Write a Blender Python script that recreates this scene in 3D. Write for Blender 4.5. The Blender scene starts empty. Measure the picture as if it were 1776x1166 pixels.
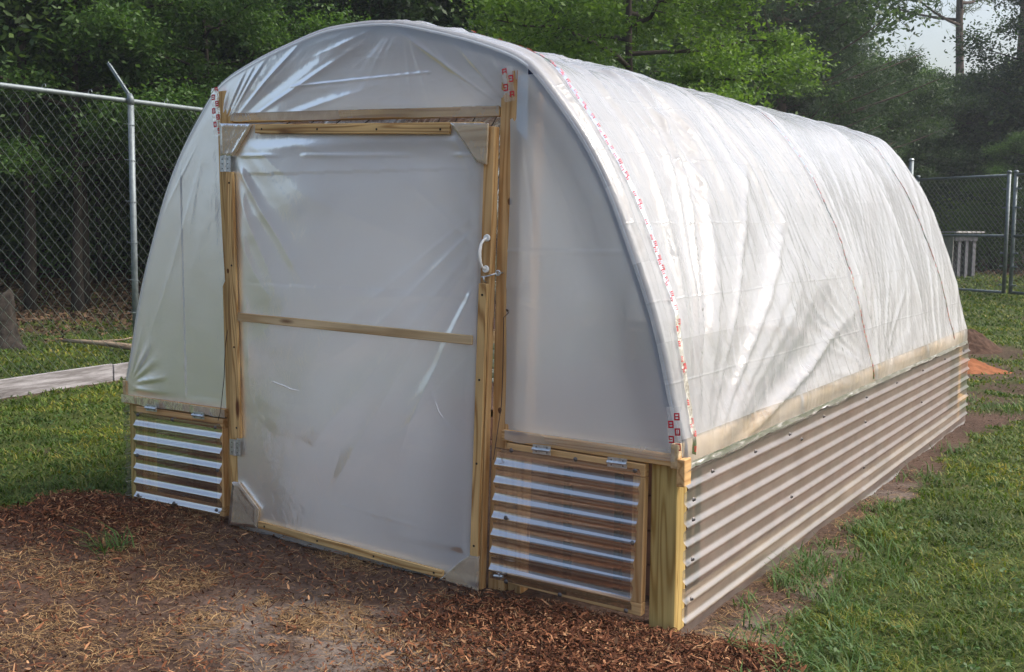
import bpy, bmesh, math, random
import numpy as np
from mathutils import Matrix, Vector, noise as mnoise

random.seed(7)
rng = np.random.default_rng(7)
SC = bpy.context.scene
COL = SC.collection
R = math.radians

# ------------------------------------------------------------------ camera
CAM = Vector((4.297, -3.573, 1.393))
cam_d = bpy.data.cameras.new('camera')
cam = bpy.data.objects.new('camera', cam_d)
COL.objects.link(cam)
cr = Vector((0.853255, 0.521435, 0.007883))
cu = Vector((-0.055141, 0.07518, 0.995644))
cf = Vector((-0.518571, 0.849973, -0.0929))
cam.matrix_world = Matrix(((cr.x, cu.x, -cf.x, CAM.x), (cr.y, cu.y, -cf.y, CAM.y), (cr.z, cu.z, -cf.z, CAM.z), (0, 0, 0, 1)))
cam_d.sensor_fit = 'HORIZONTAL'
cam_d.sensor_width = 36.0
cam_d.lens = 36.0 * 1955.7 / 1776.0
cam_d.clip_start = 0.05
cam_d.clip_end = 2000
SC.camera = cam

# ------------------------------------------------------------------ sky, sun, exposure
SUN_EL, SUN_AZ = R(48), R(62)          # azimuth from +Y towards +X
world = bpy.data.worlds.new('World')
SC.world = world
world.use_nodes = True
wn, wl = world.node_tree.nodes, world.node_tree.links
wn.clear()
sky = wn.new('ShaderNodeTexSky')
sky.sky_type = 'NISHITA'
sky.sun_disc = False
sky.sun_elevation = SUN_EL
sky.sun_rotation = SUN_AZ
sky.air_density = 1.2
sky.dust_density = 6.0
sky.ozone_density = 1.0
hsv = wn.new('ShaderNodeHueSaturation')
hsv.inputs['Saturation'].default_value = 0.9
bg = wn.new('ShaderNodeBackground')
bg.inputs['Strength'].default_value = 0.15
wo = wn.new('ShaderNodeOutputWorld')
wl.new(sky.outputs[0], hsv.inputs['Color'])
wl.new(hsv.outputs[0], bg.inputs['Color'])
wl.new(bg.outputs[0], wo.inputs['Surface'])

sun_d = bpy.data.lights.new('sun', 'SUN')
sun_d.energy = 1.5
sun_d.angle = R(14)
sun_d.color = (1.0, 0.975, 0.945)
sun = bpy.data.objects.new('sun', sun_d)
COL.objects.link(sun)
sdir = Vector((math.sin(SUN_AZ) * math.cos(SUN_EL), math.cos(SUN_AZ) * math.cos(SUN_EL), math.sin(SUN_EL)))
sun.rotation_euler = (-sdir).to_track_quat('-Z', 'Y').to_euler()
sun.location = (0, 0, 30)

SC.view_settings.view_transform = 'Standard'
SC.view_settings.look = 'None'
SC.view_settings.exposure = 0.76
SC.view_settings.gamma = 1.0
HAZE = 0.0014
SC.view_settings.use_curve_mapping = False
SC.render.engine = 'CYCLES'
SC.cycles.max_bounces = 8
SC.cycles.diffuse_bounces = 4
SC.cycles.transmission_bounces = 6
SC.cycles.transparent_max_bounces = 24
SC.cycles.sample_clamp_indirect = 6.0

# ------------------------------------------------------------------ helpers
WM = {}


def link(o, parent=None, mat=None):
    COL.objects.link(o)
    W = mat if mat is not None else Matrix.Identity(4)
    WM[o.name] = W
    if parent is not None:
        o.parent = parent
        o.matrix_parent_inverse = WM[parent.name].inverted()
    o.matrix_basis = W
    return o


def tag(o, label=None, cat=None, group=None, kind=None):
    if label: o['label'] = label
    if cat: o['category'] = cat
    if group: o['group'] = group
    if kind: o['kind'] = kind
    return o


def empty(name, loc=(0, 0, 0)):
    o = bpy.data.objects.new(name, None)
    o.empty_display_size = 0.2
    return link(o, None, Matrix.Translation(Vector(loc)))


def npmesh(name, V, F, mats, smooth=False, mi=None, uv=None):
    """V (n,3); F (m,k) index array, all faces with k corners"""
    V = np.asarray(V, dtype=np.float32); F = np.asarray(F, dtype=np.int32)
    me = bpy.data.meshes.new(name)
    m, k = F.shape
    me.vertices.add(len(V)); me.vertices.foreach_set('co', V.ravel())
    me.loops.add(m * k); me.loops.foreach_set('vertex_index', F.ravel())
    me.polygons.add(m)
    me.polygons.foreach_set('loop_start', np.arange(0, m * k, k, dtype=np.int32))
    me.polygons.foreach_set('loop_total', np.full(m, k, dtype=np.int32))
    if smooth: me.polygons.foreach_set('use_smooth', np.ones(m, dtype=bool))
    for mt in mats: me.materials.append(mt)
    if mi is not None: me.polygons.foreach_set('material_index', np.asarray(mi, dtype=np.int32))
    if uv is not None:
        l = me.uv_layers.new(name='UVMap')
        l.data.foreach_set('uv', np.asarray(uv, dtype=np.float32)[F.ravel()].ravel())
    me.update()
    me.validate()
    return me


def mobj(name, me, parent=None, mat=None):
    return link(bpy.data.objects.new(name, me), parent, mat)


def grid_faces(nu, nv):
    i = np.arange(nu - 1)[:, None] * nv + np.arange(nv - 1)[None, :]
    i = i.ravel()
    return np.stack([i, i + 1, i + nv + 1, i + nv], 1)


class MB:
    def __init__(s): s.v = []; s.f = []; s.m = []
    def add(s, vs, fs, mi=0):
        b = len(s.v); s.v += [tuple(v) for v in vs]; s.f += [tuple(b + i for i in f) for f in fs]; s.m += [mi] * len(fs)
    def box(s, c, h, mi=0, rot=None):
        c = Vector(c)
        vs = []
        for x in (-1, 1):
            for y in (-1, 1):
                for z in (-1, 1):
                    d = Vector((x * h[0], y * h[1], z * h[2]))
                    if rot is not None: d = rot @ d
                    vs.append(c + d)
        s.add(vs, [(0, 1, 3, 2), (4, 6, 7, 5), (0, 4, 5, 1), (2, 3, 7, 6), (0, 2, 6, 4), (1, 5, 7, 3)], mi)
    def prism(s, poly, z0, z1, axis='y', mi=0):
        """poly of (x,z) extruded along y between z0 and z1"""
        n = len(poly)
        a = [(p[0], z0, p[1]) for p in poly]; b = [(p[0], z1, p[1]) for p in poly]
        s.add(a + b, [tuple(range(n)), tuple(range(2 * n - 1, n - 1, -1))] + [(i, i + n, (i + 1) % n + n, (i + 1) % n) for i in range(n)], mi)
    def tube(s, pts, rad, n=8, mi=0, cap=True):
        pts = [Vector(p) for p in pts]
        if not hasattr(rad, '__len__'): rad = [rad] * len(pts)
        b = len(s.v); up = None
        for i, p in enumerate(pts):
            t = (pts[min(i + 1, len(pts) - 1)] - pts[max(i - 1, 0)]).normalized()
            if up is None:
                up = Vector((0, 0, 1)) if abs(t.z) < 0.9 else Vector((1, 0, 0))
            sx = t.cross(up).normalized(); up = sx.cross(t).normalized()
            for k in range(n):
                a = 2 * math.pi * k / n
                s.v.append(tuple(p + (sx * math.cos(a) + up * math.sin(a)) * rad[i]))
        for i in range(len(pts) - 1):
            for k in range(n):
                s.f.append((b + i * n + k, b + i * n + (k + 1) % n, b + (i + 1) * n + (k + 1) % n, b + (i + 1) * n + k)); s.m.append(mi)
        if cap:
            s.f.append(tuple(b + k for k in range(n))[::-1]); s.m.append(mi)
            e = b + (len(pts) - 1) * n
            s.f.append(tuple(e + k for k in range(n))); s.m.append(mi)
    def build(s, name, mats, parent=None, smooth=False, mat=None):
        me = bpy.data.meshes.new(name)
        me.from_pydata(s.v, [], s.f)
        for m in (mats if isinstance(mats, (list, tuple)) else [mats]): me.materials.append(m)
        me.polygons.foreach_set('material_index', s.m)
        if smooth:
            me.polygons.foreach_set('use_smooth', [len(f) <= 4 for f in s.f])
        me.update()
        bm = bmesh.new(); bm.from_mesh(me); bmesh.ops.recalc_face_normals(bm, faces=bm.faces); bm.to_mesh(me); bm.free()
        return mobj(name, me, parent, mat)


def board(name, p0, p1, w, t, mat, parent=None, wdir=(0, 0, 1), bev=0.0025, cut=None):
    """a sawn board whose local X runs along its length, so the grain follows it"""
    p0, p1 = Vector(p0), Vector(p1)
    x = (p1 - p0); L = x.length; x.normalize()
    wd = Vector(wdir); z = (wd - x * wd.dot(x)).normalized(); y = z.cross(x)
    bm = bmesh.new()
    bmesh.ops.create_cube(bm, size=1.0)
    bmesh.ops.scale(bm, vec=(L, t, w), verts=bm.verts)
    if bev: bmesh.ops.bevel(bm, geom=list(bm.edges), offset=bev, segments=1, affect='EDGES')
    me = bpy.data.meshes.new(name); bm.to_mesh(me); bm.free()
    me.materials.append(mat)
    c = (p0 + p1) / 2
    M = Matrix(((x.x, y.x, z.x, c.x), (x.y, y.y, z.y, c.y), (x.z, y.z, z.z, c.z), (0, 0, 0, 1)))
    return mobj(name, me, parent, M)


# ---- vectorised value noise
_tab = rng.random((256, 256))


def vn(x, y, seed=0):
    x = np.asarray(x, float) + seed * 17.31; y = np.asarray(y, float) + seed * 5.77
    xi = np.floor(x).astype(int); yi = np.floor(y).astype(int)
    fx = x - xi; fy = y - yi
    fx = fx * fx * (3 - 2 * fx); fy = fy * fy * (3 - 2 * fy)
    a = _tab[xi % 256, yi % 256]; b = _tab[(xi + 1) % 256, yi % 256]
    c = _tab[xi % 256, (yi + 1) % 256]; d = _tab[(xi + 1) % 256, (yi + 1) % 256]
    return (a * (1 - fx) + b * fx) * (1 - fy) + (c * (1 - fx) + d * fx) * fy


def fbm(x, y, seed=0, oct=4):
    s = 0; a = 0.5; f = 1.0
    for o in range(oct):
        s = s + a * vn(x * f, y * f, seed + o * 3); a *= 0.5; f *= 2.03
    return s / (1 - 0.5 ** oct)


def sst(e0, e1, x):
    t = np.clip((x - e0) / (e1 - e0), 0, 1)
    return t * t * (3 - 2 * t)


# ------------------------------------------------------------------ materials
def newmat(name):
    m = bpy.data.materials.new(name); m.use_nodes = True
    n = m.node_tree.nodes; n.clear()
    return m, n, m.node_tree.links


def pbsdf(n, l, rough=0.6, spec=0.3, metal=0.0):
    b = n.new('ShaderNodeBsdfPrincipled'); o = n.new('ShaderNodeOutputMaterial')
    b.inputs['Roughness'].default_value = rough
    b.inputs['Specular IOR Level'].default_value = spec
    b.inputs['Metallic'].default_value = metal
    l.new(b.outputs[0], o.inputs['Surface'])
    return b, o


def ramp(n, l, src, stops):
    r = n.new('ShaderNodeValToRGB')
    e = r.color_ramp.elements
    while len(e) < len(stops): e.new(0.5)
    for i, (p, c) in enumerate(stops):
        e[i].position = p; e[i].color = (c[0], c[1], c[2], 1)
    l.new(src, r.inputs[0])
    return r


def coords(n, l, kind='Object', scale=(1, 1, 1), rnd=False):
    tc = n.new('ShaderNodeTexCoord'); mp = n.new('ShaderNodeMapping')
    mp.inputs['Scale'].default_value = scale
    l.new(tc.outputs[kind], mp.inputs['Vector'])
    if rnd:
        oi = n.new('ShaderNodeObjectInfo'); mul = n.new('ShaderNodeMath'); mul.operation = 'MULTIPLY'; mul.inputs[1].default_value = 37.0
        l.new(oi.outputs['Random'], mul.inputs[0]); cb = n.new('ShaderNodeCombineXYZ')
        for k in range(3): l.new(mul.outputs[0], cb.inputs[k])
        l.new(cb.outputs[0], mp.inputs['Location'])
    return mp


def ntex(n, l, vec, scale, detail=4, rough=0.55, dist=0.0):
    t = n.new('ShaderNodeTexNoise'); t.inputs['Scale'].default_value = scale
    t.inputs['Detail'].default_value = detail; t.inputs['Roughness'].default_value = rough
    t.inputs['Distortion'].default_value = dist
    l.new(vec, t.inputs['Vector'])
    return t


def mixc(n, l, fac, a, b, mode='MIX'):
    m = n.new('ShaderNodeMix'); m.data_type = 'RGBA'; m.blend_type = mode
    for s, v in ((0, fac), (6, a), (7, b)):
        if hasattr(v, 'is_linked') or hasattr(v, 'links'): l.new(v, m.inputs[s])
        elif s == 0: m.inputs[0].default_value = v
        else: m.inputs[s].default_value = (v[0], v[1], v[2], 1)
    return m.outputs[2]


def wood(name, light, dark, knot=(0.12, 0.045, 0.018), rough=0.65, grain=1.0):
    m, n, l = newmat(name)
    b, o = pbsdf(n, l, rough, 0.25)
    mp = coords(n, l, 'Object', (1, 1, 1), True)
    # cathedral grain: rings around a pith far off the board, stretched along X
    mp2 = n.new('ShaderNodeMapping'); mp2.inputs['Scale'].default_value = (0.55, 9, 9); l.new(mp.outputs[0], mp2.inputs['Vector'])
    nd = ntex(n, l, mp2.outputs[0], 1.0, 2, 0.5)
    w = n.new('ShaderNodeMath'); w.operation = 'MULTIPLY'; w.inputs[1].default_value = 62.0 * grain
    l.new(nd.outputs['Fac'], w.inputs[0])
    sn = n.new('ShaderNodeMath'); sn.operation = 'SINE'; l.new(w.outputs[0], sn.inputs[0])
    mr = n.new('ShaderNodeMapRange'); mr.inputs['From Min'].default_value = -1; mr.inputs['From Max'].default_value = 1; l.new(sn.outputs[0], mr.inputs['Value'])
    pw = n.new('ShaderNodeMath'); pw.operation = 'POWER'; pw.inputs[1].default_value = 2.2; l.new(mr.outputs[0], pw.inputs[0])
    c1 = mixc(n, l, pw.outputs[0], light, dark)
    # fine fibres
    mp3 = n.new('ShaderNodeMapping'); mp3.inputs['Scale'].default_value = (3, 160, 160); l.new(mp.outputs[0], mp3.inputs['Vector'])
    fb = ntex(n, l, mp3.outputs[0], 1.0, 3, 0.6)
    r2 = ramp(n, l, fb.outputs['Fac'], [(0.3, (0.78, 0.76, 0.74)), (0.7, (1.08, 1.08, 1.08))])
    c2 = mixc(n, l, 0.8, c1, r2.outputs[0], 'MULTIPLY')
    # board-to-board and patchy tone
    bt = ntex(n, l, mp.outputs[0], 2.3, 3, 0.6)
    r3 = ramp(n, l, bt.outputs['Fac'], [(0.3, (0.72, 0.70, 0.68)), (0.7, (1.12, 1.1, 1.05))])
    c3 = mixc(n, l, 1.0, c2, r3.outputs[0], 'MULTIPLY')
    # knots
    mp4 = n.new('ShaderNodeMapping'); mp4.inputs['Scale'].default_value = (2.6, 10, 10); l.new(mp.outputs[0], mp4.inputs['Vector'])
    vo = n.new('ShaderNodeTexVoronoi'); vo.inputs['Scale'].default_value = 1.0; l.new(mp4.outputs[0], vo.inputs['Vector'])
    rk = ramp(n, l, vo.outputs['Distance'], [(0.07, (1, 1, 1)), (0.15, (0, 0, 0))])
    c4 = mixc(n, l, rk.outputs[0], c3, knot)
    l.new(c4, b.inputs['Base Color'])
    bp = n.new('ShaderNodeBump'); bp.inputs['Strength'].default_value = 0.35; bp.inputs['Distance'].default_value = 0.002
    l.new(fb.outputs['Fac'], bp.inputs['Height']); l.new(bp.outputs[0], b.inputs['Normal'])
    return m


def metal(name, col, rough=0.4, scale=40, metallic=0.85):
    m, n, l = newmat(name)
    b, o = pbsdf(n, l, rough, 0.4, metallic)
    mp = coords(n, l, 'Object')
    t = ntex(n, l, mp.outputs[0], scale, 4, 0.6)
    r = ramp(n, l, t.outputs['Fac'], [(0.3, [c * 0.68 for c in col]), (0.7, [min(1, c * 1.15) for c in col])])
    l.new(r.outputs[0], b.inputs['Base Color'])
    rr = n.new('ShaderNodeMapRange'); rr.inputs['To Min'].default_value = rough * 0.8; rr.inputs['To Max'].default_value = min(1, rough * 1.4)
    l.new(t.outputs['Fac'], rr.inputs['Value']); l.new(rr.outputs[0], b.inputs['Roughness'])
    return m


def simple(name, col, rough=0.7, var=0.25, scale=20, spec=0.25, bump=0.0):
    m, n, l = newmat(name)
    b, o = pbsdf(n, l, rough, spec)
    mp = coords(n, l, 'Object')
    t = ntex(n, l, mp.outputs[0], scale, 5, 0.6)
    r = ramp(n, l, t.outputs['Fac'], [(0.3, [c * (1 - var) for c in col]), (0.7, [c * (1 + var) for c in col])])
    l.new(r.outputs[0], b.inputs['Base Color'])
    if bump:
        bp = n.new('ShaderNodeBump'); bp.inputs['Strength'].default_value = 0.6; bp.inputs['Distance'].default_value = bump
        l.new(t.outputs['Fac'], bp.inputs['Height']); l.new(bp.outputs[0], b.inputs['Normal'])
    return m


def film(name, trans=0.24, col=(0.86, 0.87, 0.88), gloss=0.24, bumps=1.0, crease=True, tl=0.55, stretch=(60, 9), ior=1.5, frost=0.0, fall=0.15):
    """polyethylene sheet: one thin surface that lets some light straight through, scatters the rest both ways and shines"""
    m, n, l = newmat(name)
    o = n.new('ShaderNodeOutputMaterial')
    uv = n.new('ShaderNodeUVMap'); uv.uv_map = 'UVMap'
    mp = n.new('ShaderNodeMapping'); mp.inputs['Scale'].default_value = (stretch[0], stretch[1], 1); l.new(uv.outputs[0], mp.inputs['Vector'])
    n1 = ntex(n, l, mp.outputs[0], 0.35, 5, 0.62, 0.6)
    mpb = n.new('ShaderNodeMapping'); mpb.inputs['Scale'].default_value = (14, 11, 1); mpb.inputs['Rotation'].default_value = (0, 0, 0.5); l.new(uv.outputs[0], mpb.inputs['Vector'])
    n2 = ntex(n, l, mpb.outputs[0], 1.0, 4, 0.6, 1.2)
    ad = n.new('ShaderNodeMath'); ad.operation = 'ADD'; l.new(n1.outputs['Fac'], ad.inputs[0]); l.new(n2.outputs['Fac'], ad.inputs[1])
    h = ad.outputs[0]
    creasefac = None
    if crease:
        sp = n.new('ShaderNodeSeparateXYZ'); l.new(uv.outputs[0], sp.inputs[0])
        wob = ntex(n, l, uv.outputs[0], 1.3, 2, 0.5)
        w2 = n.new('ShaderNodeMath'); w2.operation = 'MULTIPLY_ADD'; w2.inputs[1].default_value = 0.018; l.new(wob.outputs['Fac'], w2.inputs[0]); l.new(sp.outputs[1], w2.inputs[2])
        md = n.new('ShaderNodeMath'); md.operation = 'PINGPONG'; md.inputs[1].default_value = 0.145; l.new(w2.outputs[0], md.inputs[0])
        cs = n.new('ShaderNodeMapRange'); cs.inputs['From Min'].default_value = 0.0; cs.inputs['From Max'].default_value = 0.006; cs.inputs['To Min'].default_value = 1; cs.inputs['To Max'].default_value = 0
        l.new(md.outputs[0], cs.inputs['Value'])
        ca = n.new('ShaderNodeMath'); ca.operation = 'MULTIPLY_ADD'; ca.inputs[1].default_value = 0.22; l.new(cs.outputs[0], ca.inputs[0]); l.new(h, ca.inputs[2])
        h = ca.outputs[0]; creasefac = cs.outputs[0]
    bp = n.new('ShaderNodeBump'); bp.inputs['Strength'].default_value = 0.55 * bumps; bp.inputs['Distance'].default_value = 0.006
    l.new(h, bp.inputs['Height'])
    # slightly cloudy sheet
    cl = ntex(n, l, uv.outputs[0], 2.2, 4, 0.6)
    df = n.new('ShaderNodeBsdfDiffuse'); df.inputs['Color'].default_value = (*col, 1)
    ts = n.new('ShaderNodeBsdfTranslucent'); ts.inputs['Color'].default_value = (*[min(1, c * 1.03) for c in col], 1)
    tr = n.new('ShaderNodeBsdfTransparent'); tr.inputs['Color'].default_value = (0.93, 0.94, 0.95, 1)
    gl = n.new('ShaderNodeBsdfGlossy'); gl.inputs['Roughness'].default_value = gloss; gl.inputs['Color'].default_value = (1, 1, 1, 1)
    for s in (df, ts, gl): l.new(bp.outputs[0], s.inputs['Normal'])
    m1 = n.new('ShaderNodeMixShader'); m1.inputs[0].default_value = tl; l.new(df.outputs[0], m1.inputs[1]); l.new(ts.outputs[0], m1.inputs[2])
    lw = n.new('ShaderNodeLayerWeight'); lw.inputs['Blend'].default_value = 0.35
    f = n.new('ShaderNodeMapRange'); f.inputs['From Min'].default_value = 0; f.inputs['From Max'].default_value = 0.8
    f.inputs['To Min'].default_value = trans; f.inputs['To Max'].default_value = trans * fall; l.new(lw.outputs['Facing'], f.inputs['Value'])
    fm = n.new('ShaderNodeMath'); fm.operation = 'MULTIPLY'; l.new(f.outputs[0], fm.inputs[0])
    r = n.new('ShaderNodeMapRange'); r.inputs['From Min'].default_value = 0.3; r.inputs['From Max'].default_value = 0.7; r.inputs['To Min'].default_value = 0.7; r.inputs['To Max'].default_value = 1.25
    l.new(cl.outputs['Fac'], r.inputs['Value']); l.new(r.outputs[0], fm.inputs[1])
    thru = tr.outputs[0]
    if frost:
        rf = n.new('ShaderNodeBsdfRefraction'); rf.inputs['IOR'].default_value = 1.12; rf.inputs['Roughness'].default_value = 0.62; rf.inputs['Color'].default_value = (0.96, 0.96, 0.97, 1)
        fx_ = n.new('ShaderNodeMixShader'); fx_.inputs[0].default_value = frost; l.new(tr.outputs[0], fx_.inputs[1]); l.new(rf.outputs[0], fx_.inputs[2]); thru = fx_.outputs[0]
    if crease:      # the sheet was folded in bands when packed; each band hangs a little differently
        dv = n.new('ShaderNodeMath'); dv.operation = 'DIVIDE'; dv.inputs[1].default_value = 0.29; l.new(w2.outputs[0], dv.inputs[0])
        fl = n.new('ShaderNodeMath'); fl.operation = 'ROUND'; l.new(dv.outputs[0], fl.inputs[0])
        yb = n.new('ShaderNodeMath'); yb.operation = 'DIVIDE'; yb.inputs[1].default_value = 1.34; l.new(sp.outputs[0], yb.inputs[0])
        yf = n.new('ShaderNodeMath'); yf.operation = 'FLOOR'; l.new(yb.outputs[0], yf.inputs[0])
        cbn = n.new('ShaderNodeCombineXYZ'); l.new(fl.outputs[0], cbn.inputs[0]); l.new(yf.outputs[0], cbn.inputs[1])
        wnz = n.new('ShaderNodeTexWhiteNoise'); wnz.noise_dimensions = '2D'; l.new(cbn.outputs[0], wnz.inputs['Vector'])
        bm_ = n.new('ShaderNodeMapRange'); bm_.inputs['To Min'].default_value = 0.55; bm_.inputs['To Max'].default_value = 1.6; l.new(wnz.outputs['Value'], bm_.inputs['Value'])
        fm2 = n.new('ShaderNodeMath'); fm2.operation = 'MULTIPLY'; l.new(fm.outputs[0], fm2.inputs[0]); l.new(bm_.outputs[0], fm2.inputs[1]); fm = fm2
    m2 = n.new('ShaderNodeMixShader'); l.new(fm.outputs[0], m2.inputs[0]); l.new(m1.outputs[0], m2.inputs[1]); l.new(thru, m2.inputs[2])
    fr = n.new('ShaderNodeFresnel'); fr.inputs['IOR'].default_value = ior; l.new(bp.outputs[0], fr.inputs['Normal'])
    m3 = n.new('ShaderNodeMixShader'); l.new(fr.outputs[0], m3.inputs[0]); l.new(m2.outputs[0], m3.inputs[1]); l.new(gl.outputs[0], m3.inputs[2])
    l.new(m3.outputs[0], o.inputs['Surface'])
    return m


def clear_panel(name, haze=0.14, tint=(0.90, 0.90, 0.90), rough=0.2, ior=1.75, gl_amt=1.0):
    m, n, l = newmat(name)
    o = n.new('ShaderNodeOutputMaterial')
    mp = coords(n, l, 'Object', (3, 3, 60))
    t = ntex(n, l, mp.outputs[0], 1.0, 4, 0.6)
    mpd = coords(n, l, 'Object', (5, 5, 5)); td = ntex(n, l, mpd.outputs[0], 1.0, 5, 0.65)
    tr = n.new('ShaderNodeBsdfTransparent'); tr.inputs['Color'].default_value = (*tint, 1)
    df = n.new('ShaderNodeBsdfDiffuse'); df.inputs['Color'].default_value = (0.75, 0.74, 0.72, 1)
    ts = n.new('ShaderNodeBsdfTranslucent'); ts.inputs['Color'].default_value = (0.78, 0.77, 0.75, 1)
    gl = n.new('ShaderNodeBsdfGlossy'); gl.inputs['Roughness'].default_value = rough
    mm = n.new('ShaderNodeMixShader'); mm.inputs[0].default_value = 0.5; l.new(df.outputs[0], mm.inputs[1]); l.new(ts.outputs[0], mm.inputs[2])
    hz = n.new('ShaderNodeMapRange'); hz.inputs['From Min'].default_value = 0.35; hz.inputs['From Max'].default_value = 0.7
    hz.inputs['To Min'].default_value = haze * 0.6; hz.inputs['To Max'].default_value = haze * 1.7; l.new(td.outputs['Fac'], hz.inputs['Value'])
    m1 = n.new('ShaderNodeMixShader'); l.new(hz.outputs[0], m1.inputs[0]); l.new(tr.outputs[0], m1.inputs[1]); l.new(mm.outputs[0], m1.inputs[2])
    lw = n.new('ShaderNodeFresnel'); lw.inputs['IOR'].default_value = ior
    m2 = n.new('ShaderNodeMixShader'); ga_ = n.new('ShaderNodeMath'); ga_.operation = 'MULTIPLY'; ga_.inputs[1].default_value = gl_amt; l.new(lw.outputs[0], ga_.inputs[0])
    l.new(ga_.outputs[0], m2.inputs[0]); l.new(m1.outputs[0], m2.inputs[1]); l.new(gl.outputs[0], m2.inputs[2])
    l.new(m2.outputs[0], o.inputs['Surface'])
    return m


def leafmat(name, c0, c1, c2, trans=0.35, rough=0.5, patchy=False):
    m, n, l = newmat(name)
    o = n.new('ShaderNodeOutputMaterial')
    g = n.new('ShaderNodeNewGeometry')
    r = ramp(n, l, g.outputs['Random Per Island'], [(0.0, c0), (0.55, c1), (1.0, c2)])
    if patchy:
        tcx = coords(n, l, 'Object'); nt = ntex(n, l, tcx.outputs[0], 1.6, 5, 0.65)
        pr = ramp(n, l, nt.outputs['Fac'], [(0.34, (0.45, 0.52, 0.6)), (0.52, (0.95, 0.95, 0.9)), (0.68, (1.9, 1.4, 1.0))])
        rc = mixc(n, l, 1.0, r.outputs[0], pr.outputs[0], 'MULTIPLY')
    else: rc = r.outputs[0]
    oi = n.new('ShaderNodeObjectInfo')
    rr = ramp(n, l, oi.outputs['Random'], [(0.0, (0.8, 0.85, 0.9)), (0.5, (1.05, 1.05, 1.05)), (1.0, (1.4, 1.3, 1.0))])
    c = mixc(n, l, 1.0, rc, rr.outputs[0], 'MULTIPLY')
    b = n.new('ShaderNodeBsdfPrincipled'); b.inputs['Roughness'].default_value = rough; b.inputs['Specular IOR Level'].default_value = 0.3
    l.new(c, b.inputs['Base Color'])
    ts = n.new('ShaderNodeBsdfTranslucent')
    c2_ = mixc(n, l, 1.0, c, (1.3, 1.35, 0.6), 'MULTIPLY'); l.new(c2_, ts.inputs['Color'])
    mx = n.new('ShaderNodeMixShader'); mx.inputs[0].default_value = trans
    l.new(b.outputs[0], mx.inputs[1]); l.new(ts.outputs[0], mx.inputs[2]); l.new(mx.outputs[0], o.inputs['Surface'])
    return m


M = {}
M['wood'] = wood('treated_pine', (0.64, 0.43, 0.19), (0.42, 0.24, 0.09), grain=1.3)
M['wood_warm'] = wood('warm_pine', (0.63, 0.41, 0.20), (0.45, 0.25, 0.10), grain=1.2)
M['wood_green'] = wood('treated_post_pine', (0.56, 0.43, 0.17), (0.36, 0.24, 0.075), grain=1.5)
M['batten'] = wood('fresh_batten_pine', (0.66, 0.45, 0.21), (0.36, 0.20, 0.075), grain=1.9)
M['pale_wood'] = wood('pale_pine', (0.62, 0.48, 0.30), (0.46, 0.32, 0.17), grain=0.7)
M['old_wood'] = wood('weathered_board', (0.34, 0.27, 0.20), (0.20, 0.15, 0.11), grain=0.6)
M['film'] = film('poly_film_end_wall', 0.23, col=(0.80, 0.88, 0.98), bumps=0.25, crease=False, gloss=0.40, tl=0.68, frost=0.72, fall=0.6, stretch=(14, 10), ior=1.42)
M['door_film'] = film('poly_film_door', 0.28, col=(0.80, 0.88, 0.98), bumps=0.2, crease=False, gloss=0.42, tl=0.68, frost=0.78, fall=0.6, stretch=(8, 16), ior=1.42)
M['roof_film'] = film('poly_film_roof', 0.26, col=(0.92, 0.945, 0.98), gloss=0.22, bumps=1.2, crease=True, tl=0.66)
M['wrap'] = film('poly_film_wrapped_tight', 0.80, fall=0.8, col=(0.8, 0.78, 0.76), bumps=0.5, crease=False, gloss=0.3, tl=0.3, ior=1.3, stretch=(30, 30))
M['hoop'] = simple('foam_sleeved_pipe', (0.02, 0.03, 0.07), 0.8, 0.15, 30)
M['pvc'] = simple('pale_pvc_pipe', (0.55, 0.56, 0.58), 0.4, 0.05, 8)
M['clear'] = clear_panel('clear_corrugated_sheet', 0.09, (0.93, 0.91, 0.89), 0.16, 1.95, 0.75)
M['clear_side'] = clear_panel('clear_corrugated_side_sheet', 0.12, (0.90, 0.87, 0.87), 0.34, 1.38, 0.30)
M['zinc'] = metal('zinc_hinge', (0.62, 0.66, 0.70), 0.32, 60)
M['galv'] = metal('galvanised_pipe', (0.20, 0.235, 0.25), 0.5, 18, 0.5)
M['wire'] = metal('galvanised_wire', (0.26, 0.31, 0.27), 0.55, 30, 0.4)
M['screw'] = metal('dark_screw', (0.16, 0.15, 0.15), 0.4, 90)
M['white_paint'] = simple('white_enamel', (0.8, 0.8, 0.79), 0.35, 0.04, 20, 0.5)
M['rust'] = simple('rusty_wire', (0.07, 0.045, 0.035), 0.7, 0.3, 50)
M['red_print'] = simple('red_print', (0.50, 0.015, 0.03), 0.6, 0.15, 60)
M['tape'] = film('clear_repair_tape', 0.86, fall=0.8, ior=1.35, col=(0.85, 0.83, 0.83), bumps=0.7, crease=False, gloss=0.15, tl=0.3, stretch=(40, 40))
M['staple'] = simple('black_nail_head', (0.02, 0.018, 0.016), 0.6, 0.2, 50)
M['bark'] = simple('tree_bark', (0.05, 0.042, 0.036), 0.9, 0.45, 9, 0.1, 0.03)
M['pine_bark'] = simple('pine_bark', (0.11, 0.085, 0.07), 0.9, 0.4, 7, 0.1, 0.03)
M['leaf_oak'] = leafmat('bright_oak_leaf', (0.055, 0.115, 0.026), (0.09, 0.17, 0.036), (0.14, 0.235, 0.058), 0.42)
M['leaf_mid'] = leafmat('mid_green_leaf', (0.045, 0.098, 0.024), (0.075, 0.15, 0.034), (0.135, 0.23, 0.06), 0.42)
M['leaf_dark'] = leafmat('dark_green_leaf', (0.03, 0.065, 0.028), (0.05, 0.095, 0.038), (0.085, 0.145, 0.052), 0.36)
M['needle'] = leafmat('pine_needle', (0.035, 0.065, 0.04), (0.05, 0.088, 0.05), (0.08, 0.12, 0.065), 0.3)
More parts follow.
